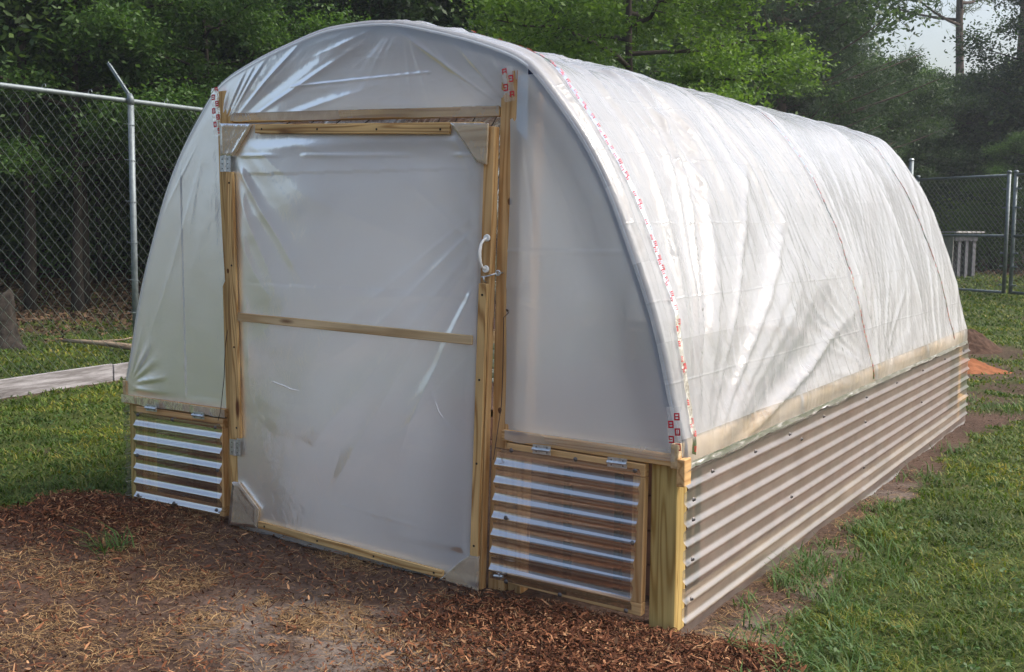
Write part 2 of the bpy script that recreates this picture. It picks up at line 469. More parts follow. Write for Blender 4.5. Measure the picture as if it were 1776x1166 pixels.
M['grass'] = leafmat('lawn_blade', (0.045, 0.088, 0.012), (0.068, 0.125, 0.018), (0.17, 0.175, 0.05), 0.3, 0.6, True)
M['weed'] = leafmat('weed_blade', (0.045, 0.09, 0.02), (0.065, 0.13, 0.028), (0.09, 0.16, 0.04), 0.25)
M['clay'] = simple('orange_clay', (0.25, 0.10, 0.048), 0.95, 0.3, 14, 0.1, 0.02)
M['ochre'] = simple('yellow_sand', (0.50, 0.30, 0.11), 0.95, 0.3, 18, 0.1, 0.02)
M['dark_soil'] = simple('dark_soil_heap', (0.075, 0.045, 0.032), 0.95, 0.5, 18, 0.1, 0.02)
M['white_film'] = simple('scuffed_film', (0.8, 0.8, 0.82), 0.4, 0.05, 30)
M['knot'] = simple('wood_knot', (0.13, 0.055, 0.02), 0.7, 0.3, 60)
M['bed_wood'] = simple('damp_bed_board', (0.17, 0.09, 0.06), 0.8, 0.3, 12)
M['bed_soil'] = simple('red_brown_soil', (0.19, 0.125, 0.10), 0.95, 0.3, 14, 0.1, 0.01)
M['stump'] = simple('charred_stump', (0.035, 0.03, 0.026), 0.95, 0.6, 12, 0.1, 0.03)


# chips: random colour per chip
def chipmat(name, stops):
    m, n, l = newmat(name)
    b, o = pbsdf(n, l, 0.85, 0.12)
    g = n.new('ShaderNodeNewGeometry')
    r = ramp(n, l, g.outputs['Random Per Island'], stops)
    l.new(r.outputs[0], b.inputs['Base Color'])
    return m


M['chips'] = chipmat('bark_chip', [(0.0, (0.04, 0.018, 0.011)), (0.5, (0.115, 0.044, 0.024)), (0.85, (0.22, 0.092, 0.045)), (0.98, (0.42, 0.24, 0.13))])
M['straw'] = chipmat('pine_straw', [(0.0, (0.12, 0.065, 0.03)), (0.5, (0.27, 0.16, 0.075)), (1.0, (0.46, 0.31, 0.155))])
M['litter'] = chipmat('dead_leaf', [(0.0, (0.05, 0.03, 0.02)), (0.6, (0.12, 0.075, 0.045)), (1.0, (0.2, 0.13, 0.08))])

# whitewashed plank
m, n, l = newmat('whitewashed_plank'); M['whitewash'] = m
b, o = pbsdf(n, l, 0.85, 0.15)
mp = coords(n, l, 'Object', (1.2, 40, 14), True)
t = ntex(n, l, mp.outputs[0], 1.6, 6, 0.7)
r = ramp(n, l, t.outputs['Fac'], [(0.32, (0.12, 0.11, 0.11)), (0.46, (0.22, 0.21, 0.215)), (0.62, (0.40, 0.39, 0.41))])
l.new(r.outputs[0], b.inputs['Base Color'])
bp = n.new('ShaderNodeBump'); bp.inputs['Distance'].default_value = 0.003; l.new(t.outputs['Fac'], bp.inputs['Height']); l.new(bp.outputs[0], b.inputs['Normal'])
M['grey_panel'] = simple('weathered_grey_panel', (0.22, 0.215, 0.205), 0.8, 0.15, 5)
M['grey_slat'] = simple('weathered_grey_slat', (0.13, 0.13, 0.15), 0.8, 0.15, 12)
M['roof_sheet'] = metal('weathered_tin', (0.5, 0.5, 0.5), 0.5, 6, 0.5)
M['inside_shade'] = simple('dark_interior_board', (0.035, 0.033, 0.04), 0.9, 0.3, 6)  # near-black colour stands in for the shade inside the hut

# ------------------------------------------------------------------ ground
GL = 5.373            # greenhouse length
GW = 2.80             # greenhouse width


def gz(x, y):
    x = np.asarray(x, float); y = np.asarray(y, float)
    g = 0.112 * sst(2.9, -0.1, x)
    g = g + 0.013 * np.clip(y - 7.5, 0, 200) * sst(7, 12, y) * (1 - 0.5 * sst(22, 60, y))
    g = g + 0.03 * np.clip(-x - 4.2, 0, 60) * (1 - 0.5 * sst(0, 60, -x))
    return g


def left_edge(y):      # mulch / lawn border on the left
    return -0.22 - 0.25 * sst(0.1, -1.6, y) + 0.05 * np.sin(y * 9) + 0.22 * sst(-0.2, 0.25, y)


def right_edge(y):     # soil / lawn border on the right
    return np.interp(y, [-4, -0.6, -0.12, 0.1, 0.3, 0.9, 1.3, 1.7, 2.5, 3.2, 4.6, 5.6, 9], [3.9, 3.5, 3.3, 3.22, 3.10, 3.16, 3.08, 2.98, 3.03, 3.0, 2.98, 3.2, 3.1])


def masks(x, y):
    """0..1 cover of lawn, mulch, sand; what remains is brown soil"""
    wob = (fbm(x * 5, y * 5, 3) - 0.5) * 0.28
    xx = x + wob
    bare = sst(left_edge(y) - 0.05, left_edge(y) + 0.05, xx) * sst(right_edge(y) + 0.05, right_edge(y) - 0.05, xx)
    bare = bare * np.where(y > 0.02, (xx > 2.6) * sst(6.4, 5.6, y + wob), 1.0)
    bare = np.maximum(bare, ((x > -0.02) & (x < 2.83) & (y > 0) & (y < GL)).astype(float))
    # strip of bare ground along the kickboard and round the spoil heaps
    fx = -3.45 - 0.108 * (y - 1.74)
    bare = np.maximum(bare, sst(0.22, 0.1, np.abs(x - fx - 0.05 + wob * 0.5)) * 0.8)
    for (hx, hy, hr) in ((2.1, 8.6, 0.95), (2.0, 10.4, 0.9), (2.5, 6.6, 0.55), (2.9, 7.5, 0.4)):
        bare = np.maximum(bare, sst(hr * 1.1, hr * 0.7, np.hypot(x - hx, (y - hy)) + wob * 1.5) * 0.85)
    wood_floor = 0.9 * sst(-6.2, -8.0, x + wob * 6 + (fbm(x * 0.7, y * 0.7, 9) - 0.5) * 4)
    far = sst(24.5, 28.5, y + 0.65 * x + (fbm(x * .4, y * .4, 5) - .5) * 3)
    bare = np.maximum(bare, np.maximum(wood_floor, far))
    grass = 1 - bare
    # patchy lawn
    grass = grass * sst(0.16, 0.36, fbm(x * 1.7, y * 1.7, 21) + 0.05)
    mul = bare * sst(0.02, -0.1, y) * (sst(1.0, 0.0, np.hypot(x + 0.0, (y + 0.35) * 1.4)) + 0.9 * sst(0.95, 0.3, np.hypot(x - 2.75, y + 0.35)) + 0.16)
    mul = np.clip(mul * (0.6 + 0.8 * fbm(x * 3, y * 3, 31)), 0, 1)
    sand = bare * (0.9 * sst(0.55, 0.15, np.hypot((x - 1.95) * 0.7, y + 0.75)) + sst(0.3, 0.1, np.hypot(x - 3.08, (y - 0.95) * 0.45)) + 0.8 * sst(0.28, 0.05, np.hypot(x - 3.06, y - 0.12)) + 0.7 * sst(0.25, 0.1, np.hypot(x - 2.98, (y - 2.6) * 0.6)))
    sand = np.clip(sand * sst(0.35, 0.6, fbm(x * 6, y * 6, 41)) * 1.2, 0, 1)
    return grass, mul, sand


def graded(lo, a, b, hi, step, k=1.09):
    mid = list(np.arange(a, b + 1e-6, step)); up = []; v = b; s = step
    while v < hi: s *= k; v += s; up.append(v)
    dn = []; v = a; s = step
    while v > lo: s *= k; v -= s; dn.append(v)
    return np.array(dn[::-1] + mid + up)


gx = graded(-400, -5.0, 5.2, 400, 0.035, 1.07); gy = graded(-60, -2.8, 6.5, 500, 0.035, 1.07)
X, Y = np.meshgrid(gx, gy, indexing='ij')
Gm, Mm, Sm = masks(X, Y)
Z = gz(X, Y) + (fbm(X * 2.2, Y * 2.2, 51) - 0.5) * 0.03 + (fbm(X * 14, Y * 14, 57) - 0.5) * 0.014 * (np.hypot(X - 3, Y) < 12)
Z = Z + Mm * (fbm(X * 20, Y * 20, 61) - 0.35) * 0.03 + 0.025 * Mm
inside = (X > 0.02) & (X < GW - 0.02) & (Y > 0.02) & (Y < GL - 0.02)
ground_me = npmesh('ground', np.stack([X.ravel(), Y.ravel(), Z.ravel()], 1), grid_faces(len(gx), len(gy)), [], smooth=True)
at = ground_me.color_attributes.new('cover', 'FLOAT_COLOR', 'POINT')
in_house = ((X > 0.0) & (X < 2.82) & (Y > 0) & (Y < GL)).astype(float)
at.data.foreach_set('color', np.stack([Gm, Mm, Sm, in_house], -1).astype(np.float32).ravel())
m, n, l = newmat('yard_ground')
b, o = pbsdf(n, l, 0.95, 0.1)
va = n.new('ShaderNodeVertexColor'); va.layer_name = 'cover'
sp = n.new('ShaderNodeSeparateColor'); l.new(va.outputs['Color'], sp.inputs[0])
mp = coords(n, l, 'Object')
t1 = ntex(n, l, mp.outputs[0], 34, 8, 0.7); t2 = ntex(n, l, mp.outputs[0], 2.2, 5, 0.6); t3 = ntex(n, l, mp.outputs[0], 160, 4, 0.7)
soil = ramp(n, l, t1.outputs['Fac'], [(0.3, (0.040, 0.027, 0.021)), (0.55, (0.095, 0.064, 0.050)), (0.75, (0.17, 0.122, 0.098))]).outputs[0]
sand = ramp(n, l, t1.outputs['Fac'], [(0.3, (0.11, 0.09, 0.08)), (0.7, (0.25, 0.21, 0.185))]).outputs[0]
mulc = ramp(n, l, t3.outputs['Fac'], [(0.3, (0.022, 0.011, 0.008)), (0.7, (0.10, 0.043, 0.026))]).outputs[0]
gras = ramp(n, l, t1.outputs['Fac'], [(0.3, (0.030, 0.042, 0.012)), (0.7, (0.075, 0.10, 0.03))]).outputs[0]
c = mixc(n, l, sp.outputs[1], soil, mulc)
c = mixc(n, l, sp.outputs[2], c, sand)
c = mixc(n, l, sp.outputs[0], c, gras)
tone = ramp(n, l, t2.outputs['Fac'], [(0.3, (0.75, 0.75, 0.75)), (0.7, (1.2, 1.15, 1.1))]).outputs[0]
c = mixc(n, l, 1.0, c, tone, 'MULTIPLY')
l.new(c, b.inputs['Base Color'])
bp = n.new('ShaderNodeBump'); bp.inputs['Strength'].default_value = 0.9; bp.inputs['Distance'].default_value = 0.012
l.new(t1.outputs['Fac'], bp.inputs['Height']); l.new(bp.outputs[0], b.inputs['Normal'])
ground_me.materials.append(m)
g = mobj('ground', ground_me); tag(g, kind='structure')


# ------------------------------------------------------------------ greenhouse
def curve_pts(P, n):
    """smooth resample of an (k,2) polyline by arc length with Catmull-Rom"""
    P = np.array(P, float); Q = np.vstack([2 * P[0] - P[1], P, 2 * P[-1] - P[-2]])
    out = []
    for i in range(1, len(Q) - 2):
        for t in np.linspace(0, 1, 24, endpoint=False):
            a, b_, c_, d = Q[i - 1], Q[i], Q[i + 1], Q[i + 2]
            out.append(0.5 * ((2 * b_) + (c_ - a) * t + (2 * a - 5 * b_ + 4 * c_ - d) * t * t + (-a + 3 * b_ - 3 * c_ + d) * t ** 3))
    out.append(P[-1]); out = np.array(out)
    s = np.r_[0, np.cumsum(np.hypot(*np.diff(out, axis=0).T))]
    u = np.linspace(0, s[-1], n)
    return np.stack([np.interp(u, s, out[:, 0]), np.interp(u, s, out[:, 1])], 1), u


half = [(1.428, .60), (1.423, .67), (1.385, .80), (1.335, 1.0), (1.285, 1.16), (1.215, 1.34), (1.13, 1.54), (1.03, 1.715), (.90, 1.885), (.775, 2.012), (.60, 2.09), (.38, 2.155), (.18, 2.20), (0, 2.21)]
XC = 1.40
arch = [(XC + a, z) for a, z in half] + [(XC - a, z) for a, z in half[-2::-1]]
NS = 330
prof, S = curve_pts(arch, NS)          # from right foot over the ridge to left foot
tan = np.gradient(prof, axis=0); tan /= np.linalg.norm(tan, axis=1)[:, None]
nrm = np.stack([tan[:, 1], -tan[:, 0]], 1)      # outward
STOT = S[-1]


def arch_z(x, off=0.0):
    """height of the arch at x (upper branch)"""
    P = prof + nrm * off
    o_ = np.argsort(P[:, 0]); return np.interp(x, P[o_, 0], P[o_, 1])


def arch_x(z, side, off=0.0):
    P = prof + nrm * off
    h_ = len(P) // 2
    Q = P[:h_] if side > 0 else P[h_:]
    o_ = np.argsort(Q[:, 1]); return np.interp(z, Q[o_, 1], Q[o_, 0])


def rise(y):                       # the ridge climbs a little to the back
    return 1 + 0.05 * np.clip(y / GL, 0, 1)


def n1(t, seed, f):
    return vn(t * f, np.full_like(t, seed * 3.3), seed)


def ridged(v, p=2.0):
    return (1 - np.abs(2 * v - 1)) ** p


def fan(u, v, au, av, seed, freq, amp, r0, r1, reach, pw=2.6):
    """tension folds radiating from an anchor"""
    du, dv = u - au, v - av
    r_ = np.hypot(du, dv); th = np.arctan2(dv, du)
    f_ = ridged(vn(th * freq + 0.35 * (fbm(u * 2, v * 2, seed + 7) - .5), r_ * 0.5, seed), pw)
    return amp * f_ * sst(r0, r1, r_) * sst(reach, reach * 0.4, r_)


HOOPS = [0.022, GL * 0.25, GL * 0.5, GL * 0.75, GL - 0.03]
gh = empty('greenhouse', (1.4, 2.69, 0.0))
tag(gh, 'polythene covered hoop greenhouse with wooden door and clear corrugated knee walls on the bare yard', 'greenhouse')

# --- roof film
yv = np.r_[-0.016, -0.012, np.linspace(-0.004, GL + 0.012, 400)]
SS, YY = np.meshgrid(S, yv, indexing='ij')
BX = np.repeat(prof[:, 0][:, None], len(yv), 1); BZ = np.repeat(prof[:, 1][:, None], len(yv), 1)
NX = np.repeat(nrm[:, 0][:, None], len(yv), 1); NZ = np.repeat(nrm[:, 1][:, None], len(yv), 1)
BZ = 0.6 + (BZ - 0.6) * rise(YY)
t_up = np.sin(np.pi * np.clip(SS / STOT, 0, 1))      # 0 at the feet, 1 at the ridge
D = np.zeros_like(SS)
hd = np.min(np.stack([np.abs(YY - h) for h in HOOPS]), 0)
D -= 0.030 * sst(0.0, 0.62, hd) * (0.35 + 0.65 * t_up)                  # sags between hoops
D += 0.006 * np.exp(-(hd / 0.03) ** 2)
right = sst(0.0, 0.05, SS)
# front bay: hanging drapery plus folds fanning out of the lower front corner
frontbay = sst(GL * 0.52, GL * 0.46, YY)
uy, us = YY, SS
D += frontbay * fan(uy, us, 0.02, -0.12, 3, 12.0, 0.034, 0.15, 0.9, 2.9, 2.0)
D += frontbay * fan(uy, us, GL * 0.5, 0.0, 5, 13.0, 0.012, 0.1, 0.7, 1.9)
drape = ridged(vn(YY * 6.2 + 0.3 * np.sin(SS * 1.7) + SS * 0.35, SS * 0.4, 11), 3.4)
D += frontbay * 0.016 * drape * sst(0.1, 0.9, SS) * (0.4 + 0.6 * vn(YY * 1.3, SS * 1.3, 13))
drape2 = ridged(vn(YY * 19 + 0.7 * fbm(YY * 2, SS * 2, 15), SS * 0.9, 17), 3.4)
D += frontbay * 0.0065 * drape2
# crumpled over the shoulder
D += 0.016 * (ridged(fbm(YY * 5 + SS * 1.5, SS * 5, 19, 3), 3) - .3) * sst(1.5, 2.0, SS) * sst(2.9, 2.3, SS) * frontbay
# rear bay: tighter, long slanting folds
rear = 1 - frontbay
sl = YY * 0.75 - SS * 0.62
D += rear * 0.005 * ridged(vn(sl * 9, (YY + SS) * 0.5, 23), 3)
D += rear * 0.004 * ridged(vn(sl * 19, (YY + SS) * 0.9, 25), 3)
D += rear * fan(uy, us, GL * 0.5, 0.0, 27, 13.0, 0.009, 0.1, 0.5, 1.6)
D += 0.003 * (fbm(YY * 9, SS * 9, 29) - .5) * 2
D *= sst(-0.02, 0.12, YY) * 0.9 + 0.1
foot = sst(0.0, 0.10, SS) * sst(0.0, 0.10, STOT - SS)
D = D * (0.25 + 0.75 * foot)
D = np.where(YY < -0.008, D - 0.012, D)
D[:, 0] -= 0.012
V = np.stack([BX + NX * D, YY, BZ + NZ * D], -1).reshape(-1, 3)
uvs = np.stack([YY.ravel(), SS.ravel()], 1)
RF = grid_faces(NS, len(yv)); sf = SS.ravel()[RF[:, 0]]
roof_me = npmesh('roof_film', V, RF, [M['roof_film'], M['wrap']], smooth=True, uv=uvs, mi=((sf < 0.078) | (sf > STOT - 0.078)).astype(int))
mobj('roof_film', roof_me, gh)
DROOF = D


def roof_pt(s, y, off=0.0):
    i = np.interp(s, S, np.arange(NS)); j = np.interp(y, yv, np.arange(len(yv)))
    i0, j0 = int(round(i)), int(round(j))
    d = DROOF[i0, j0] + off
    px = np.interp(s, S, prof[:, 0]); pz = np.interp(s, S, prof[:, 1]); nx = np.interp(s, S, nrm[:, 0]); nz = np.interp(s, S, nrm[:, 1])
    return Vector((px + nx * d, y, 0.6 + (pz - 0.6) * float(rise(y)) + nz * d)), Vector((nx, 0, nz))


# --- lower skirt of the roof film wrapped over the rail, both sides
for side in (1, -1):
    yy = np.linspace(-0.004, GL + 0.01, 300); tt = np.linspace(0, 1, 9)
    T_, Yk = np.meshgrid(tt, yy, indexing='ij')
    hem = 0.035 * (vn(yy * 6, yy * 0, 71) - .5) + 0.02 * (vn(yy * 23, yy * 0, 73) - .5)
    z = 0.603 - T_ * (0.012 + 0.5 * hem[None, :] + 0.0125)
    xo = 0.005 + 0.004 * (fbm(Yk * 14, T_ * 2, 75) - .5) + 0.006 * T_ * vn(Yk * 30, T_, 77)
    x = XC + side * (1.425 + xo)
    me = npmesh('film_hem', np.stack([x, Yk, z], -1).reshape(-1, 3), grid_faces(9, 300), [M['wrap']], smooth=True, uv=np.stack([Yk.ravel(), z.ravel()], 1))
    mobj('film_hem', me, gh)


# --- end wall films
def film_patch(name, xz, nu, nv, y0, disp, mat, parent):
    """xz(u,v)->x,z ; disp(x,z) outward (-y)"""
    u, v = np.meshgrid(np.linspace(0, 1, nu), np.linspace(0, 1, nv), indexing='ij')
    x, z = xz(u, v)
    y = y0 - disp(x, z)
    me = npmesh(name, np.stack([x, y, z], -1).reshape(-1, 3), grid_faces(nu, nv), [mat], smooth=True, uv=np.stack([x.ravel(), z.ravel()], 1))
    return mobj(name, me, parent)


def gab(u, v):
    x = 0.618 + u * (2.185 - 0.618)
    zb = np.interp(x, [0.618, 0.645, 0.70, 0.715, 2.05, 2.065, 2.17, 2.186], [1.79, 1.80, 1.875, 1.886, 1.850, 1.850, 1.727, 1.72])
    zt = arch_z(x, -0.012)
    return x, zb + v * (zt - zb)


def gab_d(x, z):
    e = sst(0.0, 0.10, arch_z(x, -0.012) - z) * sst(0.0, 0.05, z - 1.83)
    d = fan(x, z, 0.62, 1.78, 33, 11.0, 0.010, 0.05, 0.4, 1.0) + fan(x, z, 2.15, 1.80, 35, 10.0, 0.009, 0.05, 0.4, 1.25)
    d += fan(x, z, 1.62, 2.22, 37, 5.0, 0.004, 0.02, 0.2, 0.6)
    d += 0.0015 * ridged(fbm(x * 4, z * 9, 39), 4) + 0.0035 * np.exp(-((z - (1.98 + 0.02 * (x - 1.2))) / 0.004) ** 2) * (x > 1.05) * (x < 1.75)
    return d * e


film_patch('end_wall_film', gab, 220, 90, -0.014, gab_d, M['film'], gh)


def lft(u, v):
    z = 0.585 + v * (2.0 - 0.585)
    xl = arch_x(z, -1, -0.012) - 0.005 * 0
    xr = 0.660 - 0.033 * sst(0.9, 1.75, z)
    return xl + u * (xr - xl), z


def lft_d(x, z):
    e = sst(0.0, 0.08, x - arch_x(z, -1, -0.012)) * sst(0.0, 0.02, z - 0.62)
    return e * (fan(x, z, 0.6, 1.9, 43, 9.0, 0.002, 0.1, 0.5, 1.5) + 0.003 * np.exp(-((x - 0.385) / 0.004) ** 2) + 0.008 * (fbm(x * 2, z * 1.5, 45) - .4)
                + fan(x, z, 0.02, 0.66, 46, 6.0, 0.008, 0.02, 0.08, 0.3))


film_patch('end_wall_film', lft, 80, 160, -0.013, lft_d, M['film'], gh)


def rgt(u, v):
    z = 0.625 + v * (1.955 - 0.625)
    xr = arch_x(z, 1, -0.012)
    xl = 2.100 + 0.012 * sst(0.8, 1.6, z) + 0.003 * np.sin(z * 9)
    return xl + u * (xr - xl), z


def rgt_d(x, z):
    e = sst(0.0, 0.06, arch_x(z, 1, -0.012) - x) * sst(0.0, 0.02, z - 0.66)
    return e * (fan(x, z, 2.13, 1.95, 47, 8.0, 0.005, 0.1, 0.5, 1.7) + 0.008 * (fbm(x * 2, z * 1.5, 49) - .4)
                + fan(x, z, 2.13, 1.14, 44, 5.0, 0.004, 0.02, 0.06, 0.14) + 0.0028 * np.exp(-((z - 1.32) / 0.004) ** 2))


film_patch('end_wall_film', rgt, 80, 160, -0.013, rgt_d, M['film'], gh)

# rear end wall in one sheet
def rear_w(u, v):
    x = 0.01 + u * (GW - 0.02)
    zt = 0.6 + (arch_z(x, -0.014) - 0.6) * 1.05
    return x, 0.6 + v * (zt - 0.6)


film_patch('end_wall_film', rear_w, 90, 60, GL + 0.006, lambda x, z: 0.006 * fbm(x * 3, z * 3, 81), M['film'], gh)

# film turned under along the foot of the front panels (tight over the plates)
for (xa, xb, za, zb, sd) in ((0.0, 0.672, 0.615, 0.600, 5), (2.118, 2.80, 0.655, 0.655, 8), (0.70, 2.062, 1.890, 1.852, 11)):
    def wr(u, v, xa=xa, xb=xb, za=za, zb=zb, sd=sd):
        x = xa + u * (xb - xa)
        top = za + (zb - za) * u
        low = top - 0.032 - 0.012 * vn(x * 14, x * 0, sd)
        return x, low + v * (top - low)
    film_patch('film_hem', wr, 60, 8, -0.047 if za < 1 else -0.013, lambda x, z: 0.004 * fbm(x * 25, z * 12, 83), M['wrap'], gh)

# --- timber of the front
Wd = M['wood']
gzs = lambda x, y: float(gz(x, y))
board('corner_post', (2.747, 0.035, -0.30), (2.747, 0.035, 0.588), 0.098, 0.089, M['wood_green'], gh, (1, 0, 0))
board('corner_post', (0.048, 0.035, -0.10), (0.048, 0.035, 0.565), 0.082, 0.089, M['wood_green'], gh, (1, 0, 0))
board('corner_post', (2.747, GL - 0.045, -0.30), (2.747, GL - 0.045, 0.588), 0.098, 0.089, Wd, gh, (1, 0, 0))
board('corner_post', (0.048, GL - 0.045, -0.10), (0.048, GL - 0.045, 0.588), 0.098, 0.089, Wd, gh, (1, 0, 0))
# door posts
board('door_post', (0.700, 0.025, -0.05), (0.662, 0.025, 1.985), 0.085, 0.080, Wd, gh, (1, 0, 0))
board('door_post', (2.060, 0.025, -0.10), (2.108, 0.025, 1.975), 0.072, 0.080, M['wood_warm'], gh, (1, 0, 0))
board('post_packer', (2.128, 0.035, -0.10), (2.176, 0.035, 1.955), 0.058, 0.060, M['wood_warm'], gh, (1, 0, 0))
board('header_board', (0.705, 0.012, 1.866), (2.062, 0.012, 1.832), 0.037, 0.040, Wd, gh, (0, 0, 1))
# plates over the vents
board('top_plate', (0.005, 0.02, 0.590), (0.660, 0.02, 0.582), 0.036, 0.125, M['wood_warm'], gh, (0, 0, 1))
board('top_plate', (2.098, 0.015, 0.632), (2.800, 0.015, 0.612), 0.040, 0.11, M['wood_warm'], gh, (0, 0, 1))
board('top_plate', (0.0, GL - 0.02, 0.607), (2.8, GL - 0.02, 0.607), 0.038, 0.10, Wd, gh, (0, 0, 1))
# side rails (edge boards under the film hem)
board('side_rail', (2.797, -0.045, 0.630), (2.797, GL, 0.634), 0.085, 0.028, M['pale_wood'], gh, (0, 0, 1))
board('side_rail', (-0.012, -0.02, 0.632), (-0.012, GL, 0.632), 0.085, 0.028, M['pale_wood'], gh, (0, 0, 1))
board('rail_block', (2.822, -0.047, 0.575), (2.822, 0.012, 0.575), 0.095, 0.03, M['wood_warm'], gh, (0, 0, 1))
# studs, bottom boards behind the corrugated sheets
for sy in np.linspace(0.62, GL - 0.6, 8):
    board('wall_stud', (0.012, sy, -0.02), (0.012, sy, 0.585), 0.038, 0.030, M['old_wood'], gh, (0, 1, 0))
board('bottom_rail', (2.788, 0.09, 0.05), (2.788, GL - 0.1, 0.05), 0.11, 0.028, M['old_wood'], gh, (0, 0, 1))
board('bottom_rail', (0.012, 0.09, 0.13), (0.012, GL - 0.1, 0.13), 0.11, 0.028, M['old_wood'], gh, (0, 0, 1))
board('bottom_rail', (0.1, GL - 0.01, 0.10), (2.7, GL - 0.01, 0.10), 0.14, 0.028, M['old_wood'], gh, (0, 0, 1))
# middle posts of the back wall seen faintly through the film
for bx_ in (0.70, 2.10):
    board('rear_post', (bx_, GL - 0.05, 0.0), (bx_, GL - 0.05, 2.0), 0.089, 0.038, Wd, gh, (1, 0, 0))

# --- hoops, ridge pole and purlins
for k, hy in enumerate(HOOPS):
    rr_ = 0.023 if k == 0 else 0.016
    off = -0.032 if k == 0 else -0.021
    mb = MB()
    P = prof + nrm * off
    idx = np.linspace(0, NS - 1, 70).astype(int)
    pts = [(P[i, 0], hy, 0.6 + (P[i, 1] - 0.6) * float(rise(hy))) for i in idx]
    mb.tube(pts, rr_, 10)
    mb.build('hoop', M['hoop'] if k == 0 else M['pvc'], gh, True)
for (frac, nm) in ((0.5, 'ridge_pole'), (0.30, 'purlin'), (0.70, 'purlin')):
    i = int(frac * (NS - 1)); P = prof[i] + nrm[i] * -0.058
    mb = MB(); mb.tube([(P[0], 0.03, 0.6 + (P[1] - .6)), (P[0], GL - 0.03, 0.6 + (P[1] - .6) * 1.05)], 0.013, 8)
    mb.build(nm, M['pvc'], gh, True)

# --- corrugated sheets
Q = 0.0677


def corr(name, pa, pb, z0, z1, face, mat, parent, amp=0.0075, phase=0.0, skew=(0, 0), nlen=24):
    """ribs run from pa to pb (xy), profile in z, bulging along face"""
    nz_ = int((z1 - z0) / Q * 14) + 1
    t, z = np.meshgrid(np.linspace(0, 1, nlen), np.linspace(0, 1, nz_), indexing='ij')
    zz = z0 + z * (z1 - z0)
    ph = (zz - z1) / Q * 2 * np.pi + phase
    w = 2 * (0.5 + 0.5 * np.cos(ph)) ** 4.0 - 1
    d = amp * w
    x = pa[0] + t * (pb[0] - pa[0]) + face[0] * d; y = pa[1] + t * (pb[1] - pa[1]) + face[1] * d
    zz = zz + skew[0] * t + skew[1] * z * t
    me = npmesh(name, np.stack([x, y, zz], -1).reshape(-1, 3), grid_faces(nlen, nz_), [mat], smooth=True)
    return mobj(name, me, parent)


corr('corrugated_panel', (2.840, -0.035), (2.840, GL / 2 - 0.28), -0.03, 0.588, (1, 0), M['clear_side'], gh)
corr('corrugated_panel', (2.846, GL / 2 - 0.34), (2.846, GL + 0.02), -0.02, 0.592, (1, 0), M['clear_side'], gh)
corr('corrugated_panel', (-0.030, -0.01), (-0.030, GL / 2 + 0.05), 0.03, 0.60, (-1, 0), M['clear_side'], gh)
corr('corrugated_panel', (-0.034, GL / 2), (-0.034, GL + 0.02), 0.03, 0.60, (-1, 0), M['clear_side'], gh)
corr('corrugated_panel', (0.0, GL + 0.016), (2.8, GL + 0.016), 0.0, 0.60, (0, 1), M['clear_side'], gh)


def screw(p, nrm_, parent, r_=0.0065):
    mb = MB(); p = Vector(p); nn = Vector(nrm_)
    mb.tube([p, p + nn * 0.002, p + nn * 0.005], [r_ * 1.35, r_ * 1.35, r_ * 0.8], 8)
    mb.tube([p + nn * 0.004, p + nn * 0.009], [r_ * 0.75, r_ * 0.7], 6)
    return mb.build('screw', M['screw'], parent)


for (sy, sz) in ((0.17, 0.548), (0.62, 0.545), (1.05, 0.548), (1.22, 0.50), (1.55, 0.555), (2.32, 0.55), (2.32, 0.42), (2.32, 0.18), (3.0, 0.55), (3.7, 0.55), (3.7, 0.35), (4.4, 0.555), (5.1, 0.55), (-0.0, 0.48), (0.0, 0.41), (0.0, 0.27), (0.0, 0.13), (1.1, 0.27)):
    screw((2.851, sy, sz), (1, 0, 0), gh, 0.006)


# --- planting beds inside, against both long walls
def bed(x0, x1, h, label):
    root = empty('garden_bed', ((x0 + x1) / 2, GL / 2, 0)); tag(root, label, 'garden bed', 'garden beds')
    xi = x0 if x0 > 1 else x1
    for k in range(int(h / 0.13)):
        zc = 0.06 + k * 0.135
        board('plank', (xi, 0.30, zc), (xi, 5.15, zc), 0.130, 0.028, M['bed_wood'], root, (0, 0, 1))
        for ye in (0.30, 5.17): board('plank', (x0 + 0.02, ye, zc), (x1 - 0.02, ye, zc), 0.130, 0.028, M['bed_wood'], root, (0, 0, 1))
    for q in (0.15, 0.5, 0.85): board('stake', (x0 + (x1 - x0) * q, 0.272, -0.05), (x0 + (x1 - x0) * q, 0.272, h - 0.02), 0.03, 0.022, M['stump'], root, (1, 0, 0))
    u, v = np.meshgrid(np.linspace(0, 1, 12), np.linspace(0, 1, 90), indexing='ij')
    x = x0 + 0.015 + u * (x1 - x0 - .03); y = 0.315 + v * 4.84
    zt = h - 0.06 + 0.05 * (fbm(x * 8, y * 8, 131) - .5)
    V = np.stack([x, y, zt], -1).reshape(-1, 3); F_ = list(map(tuple, grid_faces(12, 90)))
    me = npmesh('soil', V, np.array(F_), [M['bed_soil']], smooth=True); mobj('soil', me, root)
    xo_ = x1 - 0.01 if x0 > 1 else x0 + 0.01
    mb = MB(); mb.box((xo_, 2.73, h / 2 - 0.04), (0.012, 2.42, h / 2 + 0.0)); mb.build('soil_bank', M['bed_soil'], root)
bed(2.12, 2.755, 0.56, 'wooden planting bed filled with brown soil inside the wall behind the right vent')
bed(0.05, 0.66, 0.36, 'wooden planting bed filled with brown soil inside the wall behind the left vent')


